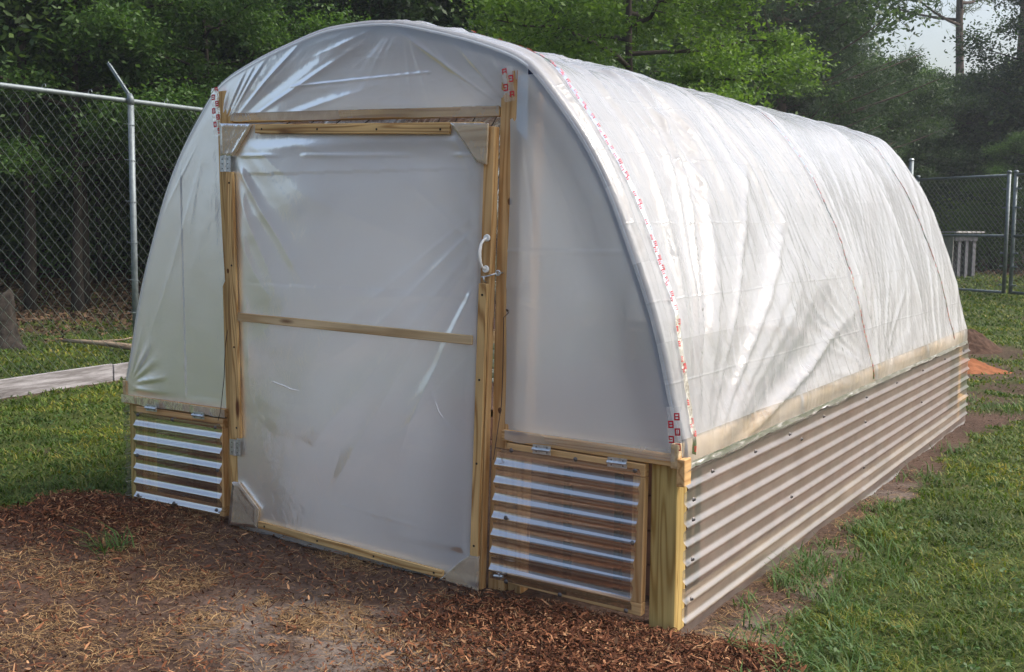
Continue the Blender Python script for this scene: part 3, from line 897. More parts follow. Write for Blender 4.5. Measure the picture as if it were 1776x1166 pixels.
# --- hinged vents
def hinge(c, w, h, parent, vertical=False, ang=0.0):
    """two zinc leaves and a rolled barrel, on the front plane"""
    mb = MB(); cx, cy, cz = c
    if vertical:
        mb.box((cx - w * 0.27, cy, cz), (w * 0.23, 0.0012, h / 2)); mb.box((cx + w * 0.27, cy, cz), (w * 0.23, 0.0012, h / 2))
        mb.tube([(cx, cy - 0.003, cz - h / 2), (cx, cy - 0.003, cz + h / 2)], 0.0048, 8)
        sc_ = [(-0.27, -0.3), (-0.27, 0.3), (0.27, -0.3), (0.27, 0.3), (-0.27, 0), (0.27, 0)]
    else:
        mb.box((cx, cy, cz + h * 0.27), (w / 2, 0.0012, h * 0.23)); mb.box((cx, cy, cz - h * 0.27), (w / 2, 0.0012, h * 0.23))
        mb.tube([(cx - w / 2, cy - 0.004, cz), (cx + w / 2, cy - 0.004, cz)], 0.006, 8)
        sc_ = [(-0.3, -0.27), (0.3, -0.27), (-0.3, 0.27), (0.3, 0.27)]
    for (a, b_) in sc_:
        mb.tube([(cx + a * w, cy, cz + b_ * h), (cx + a * w, cy - 0.003, cz + b_ * h)], [0.0035, 0.0025], 6, 1)
    return mb.build('hinge', [M['zinc'], M['screw']], parent)


def vent(corners, frame_w, sheet, hinges, screws, panel_mat):
    """corners TL TR BR BL (x,z); sheet xl,xr at top / bottom, z top"""
    root = empty('vent_flap', ((corners[2][0] + corners[3][0]) / 2, -0.02, corners[3][1]))
    root.parent = gh; root.matrix_parent_inverse = WM[gh.name].inverted()
    TL, TR, BR, BL = [Vector((c_[0], -0.028, c_[1])) for c_ in corners]
    w = frame_w; dx = Vector((1, 0, 0)); dz = Vector((0, 0, 1))
    mt = M['wood_warm']
    board('frame_board', TL - dz * w / 2, TR - dz * w / 2, w, 0.034, mt, root, (0, 0, 1))
    board('frame_board', BL + dz * w / 2, BR + dz * w / 2, w, 0.034, mt, root, (0, 0, 1))
    board('frame_board', TL + dx * w / 2 - dz * (w + .001), BL + dx * w / 2 + dz * (w + .001), w, 0.034, mt, root, (1, 0, 0))
    board('frame_board', TR - dx * w / 2 - dz * (w + .001), BR - dx * w / 2 + dz * (w + .001), w, 0.034, mt, root, (1, 0, 0))
    # sheet
    xl, xr, z1, z0, slope, lean = sheet
    nz_ = int((z1 - z0) / Q * 14) + 1
    t, z = np.meshgrid(np.linspace(0, 1, 16), np.linspace(0, 1, nz_), indexing='ij')
    zz = z0 + z * (z1 - z0)
    wv = 2 * (0.5 + 0.5 * np.cos((zz - z1) / Q * 2 * np.pi)) ** 2.3 - 1
    x = xl + t * (xr - xl) - lean * (1 - z); y = -0.055 - 0.0075 * wv
    me = npmesh('corrugated_sheet', np.stack([x, y, zz + slope * t], -1).reshape(-1, 3), grid_faces(16, nz_), [panel_mat], smooth=True)
    mobj('corrugated_sheet', me, root)
    for (hx, hz, hw, hh) in hinges: hinge((hx, -0.070, hz), hw, hh, root)
    for (sx, sz) in screws: screw((sx, -0.064, sz), (0, -1, 0), root)
    return root


vr = vent([(2.125, 0.607), (2.689, 0.590), (2.685, 0.047), (2.130, 0.072)], 0.046, (2.085, 2.676, 0.590, 0.080, -0.015, 0.028),
          [(2.290, 0.603, 0.075, 0.034), (2.594, 0.590, 0.075, 0.034)],
          [(2.157, 0.585), (2.426, 0.582), (2.660, 0.568), (2.136, 0.328), (2.655, 0.312), (2.369, 0.075), (2.635, 0.065), (2.139, 0.085)], M['clear'])
vl = vent([(0.095, 0.566), (0.655, 0.556), (0.655, 0.118), (0.085, 0.125)], 0.042, (0.095, 0.655, 0.545, 0.128, -0.006, 0.01),
          [(0.228, 0.572, 0.072, 0.030), (0.532, 0.566, 0.072, 0.030)],
          [(0.13, 0.53), (0.36, 0.53), (0.63, 0.52), (0.12, 0.34), (0.64, 0.33), (0.12, 0.15), (0.36, 0.145), (0.63, 0.15)], M['clear'])
# little latch peg on the right vent
mb = MB(); mb.tube([(2.088, -0.068, 0.100), (2.128, -0.070, 0.104)], 0.0055, 8); mb.tube([(2.115, -0.064, 0.093), (2.115, -0.078, 0.116)], 0.004, 6)
mb.build('latch_peg', M['zinc'], vr)

# --- door
door = empty('door', (0.70, -0.02, 0.1)); door.parent = gh; door.matrix_parent_inverse = WM[gh.name].inverted()
yd = -0.040
Pd = lambda x, z, y=yd: Vector((x, y, z))
board('stile', Pd(0.742, 0.115), Pd(0.728, 1.822), 0.060, 0.036, Wd, door, (1, 0, 0))
board('stile', Pd(1.994, 0.030), Pd(2.042, 1.772), 0.058, 0.036, M['wood_warm'], door, (1, 0, 0))
board('rail', Pd(0.760, 1.803), Pd(2.010, 1.760), 0.060, 0.034, Wd, door, (0, 0, 1))
board('rail', Pd(0.775, 0.112), Pd(1.965, 0.052), 0.060, 0.034, Wd, door, (0, 0, 1))
board('rail', Pd(0.792, 1.018, -0.079), Pd(1.994, 0.986, -0.079), 0.036, 0.010, M['pale_wood'], door, (0, 0, 1))


def drf(u, v):
    zb = 0.088 - 0.060 * u; zt = 1.832 - 0.058 * u
    z = zb + v * (zt - zb)
    xl = 0.766 - 0.022 * z; xr = 1.985 + 0.026 * (z - 0.05)
    return xl + u * (xr - xl), z


def drf_d(x, z):
    e = sst(0, 0.06, x - 0.77) * sst(0, 0.05, 1.985 + .02 * z - x) * sst(0.0, 0.04, z - 0.15) * sst(0.0, 0.05, 1.77 - z)
    d = fan(x, z, 2.25, 1.62, 53, 9.0, 0.010, 0.15, 0.5, 1.9, 1.3) + fan(x, z, 2.20, 1.16, 55, 8.0, 0.006, 0.1, 0.4, 1.5, 1.3) + fan(x, z, 0.55, 1.95, 57, 7.0, 0.008, 0.1, 0.5, 1.3, 1.3)
    d += 0.016 * (fbm(x * 1.1, z * 2.6, 63) - .4)
    zc = 1.70 - 0.025 * (x - .8)
    d += 0.004 * np.exp(-((z - zc) / 0.005) ** 2) * sst(0.3, 0.6, vn(x * 8, x * 0, 65)) + 0.0012 * np.exp(-((z - (0.31 - 0.08 * (x - .8))) / 0.006) ** 2) * sst(0.3, 0.7, vn(x * 11, x * 0, 67))
    return np.maximum(d * e, 0.0)


df_ = film_patch('door_film', drf, 200, 280, -0.0605, drf_d, M['door_film'], door)
# battens nailed over the film
def batten(a, b_, w=0.030):
    o_ = board('batten', Pd(a[0], a[1], -0.072), Pd(b_[0], b_[1], -0.072), w, 0.016, M['batten'], door, (0, 0, 1) if abs(a[0] - b_[0]) > 0.5 else (1, 0, 0), 0.0015)
    A, B = Vector((a[0], -0.0805, a[1])), Vector((b_[0], -0.0805, b_[1]))
    for k in range(4):
        p_ = A.lerp(B, 0.04 + 0.92 * k / 3)
        mb = MB(); mb.tube([p_, p_ + Vector((0, -0.0012, 0))], 0.0048, 6); mb.build('nail_head', M['staple'], door)
batten((0.905, 1.806), (1.885, 1.766), 0.034)
batten((0.892, 0.125), (1.858, 0.067), 0.030)
batten((0.752, 1.632), (0.776, 0.490), 0.036)
batten((2.037, 1.198), (2.003, 0.163), 0.036)


# corner gussets wrapped in film
def gusset(poly, light=True):
    mb = MB(); mb.prism(poly, -0.072, -0.062)
    o_ = mb.build('gusset', M['pale_wood'], door)
    # film over it, creased to the long edge
    P = np.array(poly); c_ = P.mean(0)
    nu = 26
    v = []; f = []; uvl = []
    k = len(poly)
    ring = []
    for i in range(k):
        a, b_ = P[i], P[(i + 1) % k]
        for t_ in np.linspace(0, 1, nu, endpoint=False): ring.append(a + (b_ - a) * t_)
    ring = np.array(ring); nr = len(ring)
    vs = []
    for q, (sc2, dy) in enumerate(((1.04, 0.004), (1.03, -0.002), (0.8, 0.0), (0.55, 0.0), (0.25, 0.0), (0.02, 0.0))):
        pp = c_ + (ring - c_) * sc2
        yy_ = -0.0745 + dy * 2 - 0.0035 * fbm(pp[:, 0] * 34, pp[:, 1] * 34, 90)
        vs.append(np.stack([pp[:, 0], yy_, pp[:, 1]], 1))
    Vv = np.vstack(vs); ff = []
    for q in range(5):
        for i in range(nr): ff.append((q * nr + i, q * nr + (i + 1) % nr, (q + 1) * nr + (i + 1) % nr, (q + 1) * nr + i))
    me = npmesh('gusset_film', Vv, ff, [M['wrap']], smooth=True, uv=Vv[:, [0, 2]])
    mobj('gusset_film', me, door)


gusset([(0.702, 1.836), (0.880, 1.826), (0.772, 1.702), (0.706, 1.702)])
gusset([(1.893, 1.788), (2.050, 1.780), (2.044, 1.636), (2.009, 1.644)])
gusset([(0.745, 0.290), (0.775, 0.290), (0.888, 0.191), (0.880, 0.112), (0.718, 0.100)])
gusset([(1.985, 0.165), (2.020, 0.163), (2.016, 0.030), (1.845, 0.044), (1.925, 0.118)])
hinge((0.731, -0.0795, 1.667), 0.060, 0.066, door, True)
hinge((0.762, -0.0795, 0.448), 0.060, 0.070, door, True)
# tail of film hanging under the bottom rail
def tail(u, v):
    x = 0.80 + u * 1.12
    zt = 0.085 - 0.060 * (x - 0.9)
    low = 0.028 * np.clip(np.sin((x - 0.80) / 0.42 * np.pi), 0, 1) + 0.022 * np.clip(np.sin((x - 1.4) / 0.5 * np.pi), 0, 1) + 0.004
    return x, zt - (1 - v) * low
film_patch('film_tail', tail, 60, 5, -0.058, lambda x, z: 0.004 * fbm(x * 20, z * 20, 93), M['wrap'], door)
# pull handle
mb = MB()
hp_ = [(2.043, -0.062, 1.366), (2.040, -0.080, 1.358), (2.036, -0.090, 1.344), (2.034, -0.096, 1.318), (2.034, -0.096, 1.296), (2.035, -0.090, 1.272), (2.036, -0.080, 1.258), (2.039, -0.062, 1.251)]
mb.tube(hp_, [0.005, 0.005, 0.0055, 0.0065, 0.0065, 0.0055, 0.005, 0.005], 10)
for q in (hp_[0], hp_[-1]): mb.tube([(q[0], -0.060, q[2]), (q[0], -0.067, q[2])], [0.0145, 0.012], 14)
mb.build('handle', M['white_paint'], door, True)
# hook and eye
mb = MB()
mb.tube([(2.086, -0.020, 1.238), (2.086, -0.05, 1.238)], 0.0035, 6)
ring_ = [(2.086 + 0.009 * math.cos(a), -0.052, 1.238 + 0.009 * math.sin(a)) for a in np.linspace(0, 6.28, 12)]
mb.tube(ring_, 0.0028, 6)
mb.tube([(2.080, -0.056, 1.236), (2.060, -0.068, 1.228), (2.036, -0.070, 1.222), (2.026, -0.070, 1.223)], 0.003, 6)
mb.tube([(2.038, -0.060, 1.203), (2.038, -0.072, 1.208), (2.036, -0.072, 1.224)], 0.0028, 6)
mb.build('hook_latch', M['zinc'], door, True)
# snaps of wire in the gap above the door
for k, x in enumerate((1.02, 1.15, 1.29, 1.44, 1.78, 1.86, 1.94, 2.035)):
    zt = 1.846 - 0.026 * (x - 0.7); mb = MB(); mb.tube([(x + 0.008, 0.0, zt), (x - 0.006, -0.012, zt - 0.012 - 0.022 * (x > 1.7))], 0.002, 5)
    mb.build('wire_snap', M['staple'], gh)
# loose cord hanging from each door post
for pts in ([(2.108, -0.018, 1.098), (2.128, -0.045, 1.092), (2.117, -0.060, 1.075), (2.110, -0.050, 0.97), (2.102, -0.040, 0.85), (2.098, -0.040, 0.75), (2.092, -0.07, 0.60), (2.088, -0.078, 0.545)],
            [(0.705, -0.018, 1.008), (0.694, -0.030, 1.000), (0.676, -0.030, 0.94), (0.664, -0.032, 0.87), (0.659, -0.036, 0.74), (0.660, -0.06, 0.60), (0.658, -0.075, 0.555)]):
    mb = MB(); mb.tube(pts, 0.0018, 5); mb.tube([pts[0], (pts[0][0] + .008, pts[0][1] - .02, pts[0][2] + .004)], 0.004, 6); mb.build('cord', M['rust'], gh)


# --- scuffs on the door film, knots in the posts
for pts in ([(0.964, 0.751), (0.985, 0.748), (1.04, 0.737), (1.075, 0.726), (1.119, 0.724)], [(1.792, 0.826), (1.80, 0.77), (1.83, 0.70), (1.875, 0.65), (1.911, 0.612)]):
    mb = MB(); mb.tube([(x, -0.0635 - 0.0016 * random.random(), z) for x, z in pts], [0.0008] + [0.0022] * (len(pts) - 2) + [0.0008], 5)
    mb.build('film_scuff', M['white_film'], door, True)
for (kx, ky, kz, kr) in ((0.684, -0.0152, 1.576, 0.010), (0.716, -0.0592, 1.211, 0.007), (0.700, -0.0152, 0.86, 0.012), (2.112, -0.0152, 1.50, 0.009), (2.075, -0.0152, 0.72, 0.008)):
    mb = MB(); ring_ = [(kx + kr * math.cos(a) * (1 + .15 * math.sin(3 * a)), ky, kz + kr * 1.5 * math.sin(a)) for a in np.linspace(0, 2 * math.pi, 14, endpoint=False)]
    mb.add(ring_ + [(kx, ky - 0.0012, kz)], [(i, (i + 1) % 14, 14) for i in range(14)]); mb.build('knot', M['knot'], gh, True)


# --- repair tape with red print
def glyph(kind):
    """strokes (x0,y0,x1,y1) in a unit cell, printed marks"""
    b_ = [(0, 0, .9, .2), (0, .8, .9, 1), (0, .2, .22, .8), (.68, .2, .9, .8)]
    if kind == 0: return b_ + [(.22, .42, .68, .58)]
    if kind == 1: return b_ + [(.30, .30, .60, .42), (.30, .58, .60, .70)]
    if kind == 2: return b_[:3] + [(.74, .44, .9, .87), (.32, .44, .74, .56)]
    return b_[1:] + [(.22, .42, .68, .58)]


def tape_strip(name, path, width, frames, parent, rows=2, pitch=0.030, size=0.017, keep=0.9, seed=1):
    """path: list of (point, normal); strip follows it, marks staggered in two columns"""
    rnd = random.Random(seed)
    pts = [Vector(p) for p, _ in path]; ns = [Vector(q).normalized() for _, q in path]
    L = [0]
    for a, b_ in zip(pts[:-1], pts[1:]): L.append(L[-1] + (b_ - a).length)
    def at(s_):
        k = 0
        while k < len(L) - 2 and L[k + 1] < s_: k += 1
        f = (s_ - L[k]) / max(1e-6, L[k + 1] - L[k])
        t_ = (pts[k + 1] - pts[k]).normalized(); nn = ns[k].lerp(ns[k + 1], f).normalized()
        return pts[k].lerp(pts[k + 1], f), t_, nn, nn.cross(t_).normalized()
    n_ = max(3, int(L[-1] / 0.02)); Vv = []; uvl = []
    for i in range(n_ + 1):
        p_, t_, nn, bb = at(L[-1] * i / n_)
        for j, w in enumerate((-.5, -.17, .17, .5)):
            Vv.append(p_ + bb * w * width * (1 + .15 * math.sin(i * 1.7)) + nn * (0.004 + 0.0015 * rnd.random())); uvl.append((L[-1] * i / n_, w * width))
    me = npmesh(name, [tuple(v) for v in Vv], grid_faces(n_ + 1, 4), [M['tape']], smooth=True, uv=uvl)
    tp = mobj(name, me, parent)
    mb = MB(); s_ = 0.01; i = 0
    while s_ < L[-1] - size:
        if rnd.random() < keep:
            p_, t_, nn, bb = at(s_)
            col = (i % rows) - (rows - 1) / 2
            cx_ = col * size * 1.05 + rnd.uniform(-1, 1) * 0.001
            sq = rnd.uniform(0.5, 1) if keep < 0.85 else 1
            for (x0, y0, x1, y1) in glyph(rnd.randrange(4)):
                c4 = []
                for (a, b_) in ((x0, y0), (x1, y0), (x1, y1), (x0, y1)):
                    c4.append(p_ + bb * (cx_ + (a - .45) * size * sq) + t_ * (b_ * size * 1.15) + nn * 0.0072)
                mb.add(c4, [(0, 1, 2, 3)])
        s_ += pitch / rows * (1 if keep > 0.85 else rnd.uniform(0.8, 1.5)); i += 1
    pm = mb.build('printed_mark', M['red_print'], tp); pm['kind'] = 'stuff'
    return tp


F = (0, -1, 0)
tape_strip('repair_tape', [((0.650, -0.034, 1.79), F), ((0.640, -0.034, 1.88), F), ((0.632, -0.034, 1.995), F)], 0.045, None, gh, 2, 0.058, 0.020, 1.0, 3)
tape_strip('repair_tape', [((2.124, -0.034, 1.86), F), ((2.118, -0.034, 1.93), F), ((2.108, -0.030, 1.985), F)], 0.045, None, gh, 2, 0.058, 0.022, 1.0, 4)
# down the right front corner
tape_strip('repair_tape', [((2.800, -0.034, 0.640), F), ((2.793, -0.034, 0.72), F), ((2.785, -0.030, 0.80), (.2, -1, 0))], 0.05, None, gh, 2, 0.052, 0.022, 1.0, 5)


def seam(y_of, s0, s1, width, keep, seed, n_=60, size=0.017):
    path = []
    for s_ in np.linspace(s0, s1, n_):
        p_, nn = roof_pt(s_, y_of(s_), 0.004); path.append((p_, nn))
    return tape_strip('repair_tape', path, width, None, gh, 2, 0.045, size, keep, seed)


seam(lambda s_: 0.02 + 0.11 * min(1, s_ / 0.5) + 0.012 * math.sin(s_ * 9), 0.03, 1.95, 0.035, 0.80, 6)
seam(lambda s_: GL * 0.47 + 0.008 * math.sin(s_ * 11), 0.02, 2.1, 0.028, 0.6, 7, size=0.012)
seam(lambda s_: GL * 0.90 + 0.03 * math.sin(s_ * 5), 0.05, 2.0, 0.04, 0.55, 8, size=0.015)

# ------------------------------------------------------------------ chain-link fence, left
def tubeobj(name, a, b_, r_, mat, parent, n_=10):
    mb = MB(); mb.tube([a, b_], r_, n_); return mb.build(name, mat, parent, True)


def chain_mesh(name, o_, dx_, length, z0, z1, d, r_, parent, extra_top=0.0):
    """diamond weave: each wire zigzags upward; real wires as 3-sided prisms. o_ origin xy, dx_ unit xy direction"""
    ncol = int(length / d); nrow = int((z1 - z0) / (d / 2))
    Vv = []; Ff = []
    nxv = np.array([-dx_[1], dx_[0]])
    c3 = [(math.cos(a), math.sin(a)) for a in (0, 2.094, 4.189)]
    for cidx in range(ncol + 1):
        for flip in (0, 1):
            pts = []
            for k in range(nrow + 1):
                ph = (k + flip) % 2
                a_ = (cidx + (0.5 if (ph == 1) else 0.0)) * d if flip == 0 else (cidx + (0.5 if ph == 1 else 0.0) + 0.0) * d
                if flip == 1: a_ = (cidx + 0.5 + (0.0 if ph == 1 else 0.0) + (0.5 if ph == 0 else 0.0)) * d - 0.5 * d
                off = 0.0035 * (1 if (k % 2) else -1)
                pts.append((a_, z0 + k * d / 2 + (random.random() - .5) * 0.004, off))
            if flip == 1: continue
            base = len(Vv)
            for (a_, z_, of) in pts:
                for (ca, sa) in c3:
                    Vv.append((o_[0] + dx_[0] * (a_ + ca * r_) + nxv[0] * (of + sa * r_), o_[1] + dx_[1] * (a_ + ca * r_) + nxv[1] * (of + sa * r_), z_ + ca * r_ * 0.7))
            for k in range(len(pts) - 1):
                for j in range(3): Ff.append((base + k * 3 + j, base + k * 3 + (j + 1) % 3, base + (k + 1) * 3 + (j + 1) % 3, base + (k + 1) * 3 + j))
            base = len(Vv)
            for (a_, z_, of) in pts:
                a2 = 2 * cidx * d - a_ + 0.0
                for (ca, sa) in c3:
                    Vv.append((o_[0] + dx_[0] * (a2 + ca * r_) + nxv[0] * (-of + sa * r_), o_[1] + dx_[1] * (a2 + ca * r_) + nxv[1] * (-of + sa * r_), z_ + ca * r_ * 0.7))
            for k in range(len(pts) - 1):
                for j in range(3): Ff.append((base + k * 3 + j, base + k * 3 + (j + 1) % 3, base + (k + 1) * 3 + (j + 1) % 3, base + (k + 1) * 3 + j))
    me = npmesh(name, Vv, Ff, [M['wire']], smooth=True)
    return mobj(name, me, parent)


fdir = Vector((-0.108, 1.0, 0)).normalized()
fp = lambda y: Vector((-3.45 - 0.108 * (y - 1.74), y, 0))
fence = empty('chain_link_fence', tuple(fp(3.03)))
tag(fence, 'tall chain link fence with grey pipes running back along the left side of the yard', 'fence')
TOPZ = lambda y: 2.475 + 0.022 * (y - 1.74)
tubeobj('top_rail', (*fp(-3.0)[:2], TOPZ(-3)), (*fp(12)[:2], 2.62), 0.0205, M['galv'], fence)
tubeobj('top_rail', (*fp(12)[:2], 2.62), (*fp(23.9)[:2], 2.80), 0.0205, M['galv'], fence)
for yy_ in (-2.97, 0.03, 3.03, 6.03, 9.03, 12.03, 15.03, 18.03, 21.03):
    p_ = fp(yy_); zt = TOPZ(yy_) if yy_ < 12 else 2.62 + (yy_ - 12) * 0.015
    x_ = p_.x - 0.0 + 0.034
    mb = MB(); mb.tube([(p_.x + 0.045, yy_, gzs(p_.x, yy_) - 0.1), (p_.x + 0.045, yy_, zt - 0.035)], 0.027, 12)
    mb.tube([(p_.x + 0.045, yy_, zt - 0.07), (p_.x + 0.045, yy_, zt - 0.02), (p_.x + 0.03, yy_, zt + 0.02)], [0.030, 0.030, 0.022], 12)
    mb.build('post', M['galv'], fence, True)
    # barbed wire arm leaning out
    rot = Matrix.Rotation(R(-42), 3, 'Y')
    mb = MB(); mb.box((p_.x - 0.10, yy_, zt + 0.155), (0.004, 0.019, 0.185), 0, rot); mb.box((p_.x - 0.10 + 0.008, yy_ - 0.017, zt + 0.155 + 0.006), (0.011, 0.0025, 0.185), 0, rot)
    for q in (0.3, 0.62, 0.93):
        cc = Vector((p_.x + 0.03, yy_, zt + 0.02)).lerp(Vector((p_.x - 0.225, yy_, zt + 0.292)), q)
        mb.tube([cc + Vector((0.009, 0.005, 0.009)), cc + Vector((0.006, 0.005, 0.006))], 0.006, 6, 1)
    mb.build('barb_arm', [M['galv'], M['screw']], fence)
    # wire ties
    if yy_ < 7:
        for q in (0.30, 0.55, 0.83, 1.15, 1.50, 1.85, 2.15):
            z_ = gzs(p_.x, yy_) + q
            mb = MB(); mb.tube([(p_.x + 0.01, yy_ - 0.05, z_ + 0.01), (p_.x + 0.055, yy_ - 0.031, z_ + 0.004), (p_.x + 0.080, yy_, z_), (p_.x + 0.055, yy_ + 0.031, z_)], 0.0028, 5)
            mb.build('wire_tie', M['galv'], fence)
for yy_ in (0.9, 2.15, 2.62, 3.5, 4.4):
    p_ = fp(yy_); mb = MB()
    mb.tube([(p_.x + 0.023 * math.cos(a), yy_ + 0.006 * math.sin(a), TOPZ(yy_) + 0.023 * math.sin(a)) for a in np.linspace(0, 5.8, 10)], 0.0028, 5)
    mb.build('rail_tie', M['galv'], fence)
cm = chain_mesh('chain_link_mesh', fp(-3.0)[:2], fdir[:2], 27.0, 0.13, 2.50, 0.114, 0.0021, fence)

kick = empty('kickboard', tuple(fp(1.2)))
tag(kick, 'weathered whitewashed planks set on edge along the foot of the left fence', 'edging board')
def plank_at(y0, y1):
    a, b_ = fp(y0), fp(y1)
    board('plank', (a.x + 0.085, y0, 0.172), (b_.x + 0.085, y1, 0.180), 0.150, 0.034, M['whitewash'], kick, (0, 0, 1), 0.003)
plank_at(-2.2, 0.30); plank_at(0.31, 2.70); plank_at(2.715, 5.1); plank_at(5.11, 7.5); plank_at(7.51, 9.9)

# ------------------------------------------------------------------ gate fence at the back
ga = Vector((-0.77, 20.67, 0)); gb = Vector((1.13, 19.43, 0)); gd = (gb - ga).normalized()
GZ0, GZ1, GZM = 0.31, 2.50, 1.37


def gate_leaf(a, b_, label, tallside):
    root = empty('gate_leaf', (a.x, a.y, 0.2)); tag(root, label, 'gate', 'leaves of the double gate')
    for p_ in (a, b_):
        mb = MB(); mb.tube([(p_.x, p_.y, GZ0 - 0.02), (p_.x, p_.y, GZ1 + 0.04)], 0.036, 10); mb.tube([(p_.x, p_.y, GZ1 + 0.04), (p_.x, p_.y, GZ1 + 0.075), (p_.x, p_.y, GZ1 + 0.09)], [0.046, 0.046, 0.02], 10)
        mb.build('upright', M['galv'], root, True)
    for z_ in (GZ0, GZM, GZ1):
        tubeobj('crossbar', (a.x, a.y, z_), (b_.x, b_.y, z_), 0.028, M['galv'], root)
    d_ = (b_ - a).normalized(); s_ = a + d_ * 0.05
    chain_mesh('chain_link_mesh', (s_.x, s_.y), (d_.x, d_.y), (b_ - a).length - 0.12, GZ0, GZ1 + 0.03, 0.115, 0.0045, root)
    for z_ in (0.45, 0.8, 1.05, 1.9, 2.25):
        for c__ in (b_ - gd * 0.06, a + gd * 0.06):
            mb = MB(); mb.box((c__.x, c__.y, z_), (0.05, 0.045, 0.014)); mb.build('clamp', M['galv'], root)
    return root


gate_leaf(ga, gb, 'chain link gate leaf beside the tall post, with the grey hut behind it', True)
gc = gb + gd * 0.155
gate_leaf(gc, gc + gd * 2.27, 'chain link gate leaf at the right edge of the view, clear of the hut', False)
tp = ga - gd * 0.20
root = empty('gate_post', (tp.x, tp.y, 0.2)); tag(root, 'tall galvanised gate post with a domed cap rising above the fence', 'post')
mb = MB(); mb.tube([(tp.x, tp.y, 0.1), (tp.x, tp.y, 2.90)], 0.052, 12); mb.build('pipe', M['galv'], root, True)
mb = MB(); mb.tube([(tp.x, tp.y, 2.90), (tp.x, tp.y, 2.925), (tp.x, tp.y, 2.945)], [0.058, 0.056, 0.03], 12); mb.build('cap', M['zinc'], root, True)
bf = empty('back_fence', (tp.x - 2, tp.y + 1.3, 0.2)); tag(bf, 'chain link fence panel running left from the tall gate post behind the greenhouse', 'fence')
e_ = Vector((-5.85, 23.99, 0)); e0 = tp - gd * 0.06
for z_ in (2.50,): tubeobj('top_rail', (e0.x, e0.y, z_), (e_.x, e_.y, z_ + 0.1), 0.026, M['galv'], bf)
for q in (0.5, 1.0):
    p_ = e0.lerp(e_, q); tubeobj('post', (p_.x, p_.y, 0.1), (p_.x, p_.y, 2.55), 0.03, M['galv'], bf)
dd = (e_ - e0).normalized(); chain_mesh('chain_link_mesh', (e0.x, e0.y), (dd.x, dd.y), (e_ - e0).length - .1, 0.25, 2.5, 0.115, 0.0045, bf)
# pale sill under the gates
sl0 = ga - gd * 0.3; sl1 = gc + gd * 2.6
sill = board('gate_sill', (sl0.x, sl0.y - 0.06, 0.175), (sl1.x, sl1.y - 0.06, 0.155), 0.08, 0.10, M['pale_wood'], None, (0, 0, 1), 0.005)
tag(sill, 'pale timber sill lying on the grass under the gates', 'sill')

# ------------------------------------------------------------------ hut behind the gate
C0 = Vector((-0.787, 24.98, 0)); DL = Vector((-0.937, 0.35, 0)).normalized(); DR = Vector((0.35, 0.937, 0)).normalized()
HB, HT = gzs(C0.x, C0.y) - 0.03, 1.40
hut = empty('slatted_hut', (C0.x, C0.y, HB)); tag(hut, 'low grey hut with vertical slats and a thin tin roof behind the left gate leaf', 'hut')
def wallbox(mb, a, d_, l_, z0, z1, th):
    n_ = Vector((-d_.y, d_.x, 0)); p = [a, a + d_ * l_, a + d_ * l_ + n_ * th, a + n_ * th]
    mb.add([(q.x, q.y, z0) for q in p] + [(q.x, q.y, z1) for q in p], [(0, 1, 2, 3), (7, 6, 5, 4), (0, 4, 5, 1), (1, 5, 6, 2), (2, 6, 7, 3), (3, 7, 4, 0)])
mb = MB(); wallbox(mb, C0, DL, 2.2, HB, HT, 0.03); mb.build('side_panel', M['grey_panel'], hut)
for k in range(3):
    mb = MB(); wallbox(mb, C0 + DR * (0.20 + k * 0.33), DR, 0.13, HB, HT, 0.035); mb.build('slat', M['grey_slat'], hut)
mb = MB(); wallbox(mb, C0 + DR * 0.02, DR, 1.0, HT - 0.16, HT + 0.02, -0.03); mb.build('head_board', M['grey_slat'], hut)
mb = MB(); wallbox(mb, C0 + DR * 0.03 + DL * 0.25, DR, 0.97, HB, HT - .01, 0.02); mb.build('shade_sheet', M['inside_shade'], hut)  # dark sheet added behind the slats, painting the shade seen in the gaps
mb = MB(); wallbox(mb, C0 + DR * 1.0 , DL, 2.2, HB, HT, 0.03); mb.build('rear_panel', M['grey_panel'], hut)
mb = MB(); c_ = C0 - DR * 0.15 - DL * 0.15
pz = HT + 0.03
p = [c_, c_ + DR * 1.25, c_ + DR * 1.25 + DL * 2.5, c_ + DL * 2.5]
mb.add([(q.x, q.y, pz) for q in p] + [(q.x, q.y, pz + 0.04) for q in p], [(0, 1, 2, 3), (7, 6, 5, 4), (0, 4, 5, 1), (1, 5, 6, 2), (2, 6, 7, 3), (3, 7, 4, 0)])
mb.build('roof', M['roof_sheet'], hut)


# ------------------------------------------------------------------ spoil heaps
def heap(name, cx, cy, rx, ry, h, mat, label, seed, cat='mound'):
    u, v = np.meshgrid(np.linspace(0, 2 * np.pi, 72), np.linspace(0, 1, 26), indexing='ij')
    e = 1 + 0.5 * (fbm(np.cos(u) * 1.3 + 5, np.sin(u) * 1.3 + 5, seed) - .5)
    x = cx + np.cos(u) * v * rx * e; y = cy + np.sin(u) * v * ry * e
    z = gz(x, y) - 0.03 + h * (1 - sst(0, 1, v)) + h * 0.6 * (fbm(x * 7, y * 7, seed) - .4) * (1 - v) + 0.05 * (fbm(x * 22, y * 22, seed + 1) - .5) * (1 - v * v)
    o_ = mobj(name, npmesh(name, np.stack([x, y, z], -1).reshape(-1, 3), grid_faces(72, 26), [mat], smooth=True))
    tag(o_, label, cat); return o_


heap('clay_heap', 2.02, 8.70, 0.85, 0.6, 0.17, M['clay'], 'heap of orange clay on the grass beyond the far corner of the greenhouse', 101)
heap('sand_heap', 2.42, 6.55, 0.32, 0.45, 0.10, M['ochre'], 'small patch of spilled yellow sand nearest the far corner of the greenhouse', 103)
heap('soil_heap', 1.95, 10.5, 0.55, 0.5, 0.26, M['dark_soil'], 'heap of dark brown soil and debris behind the orange clay', 105)

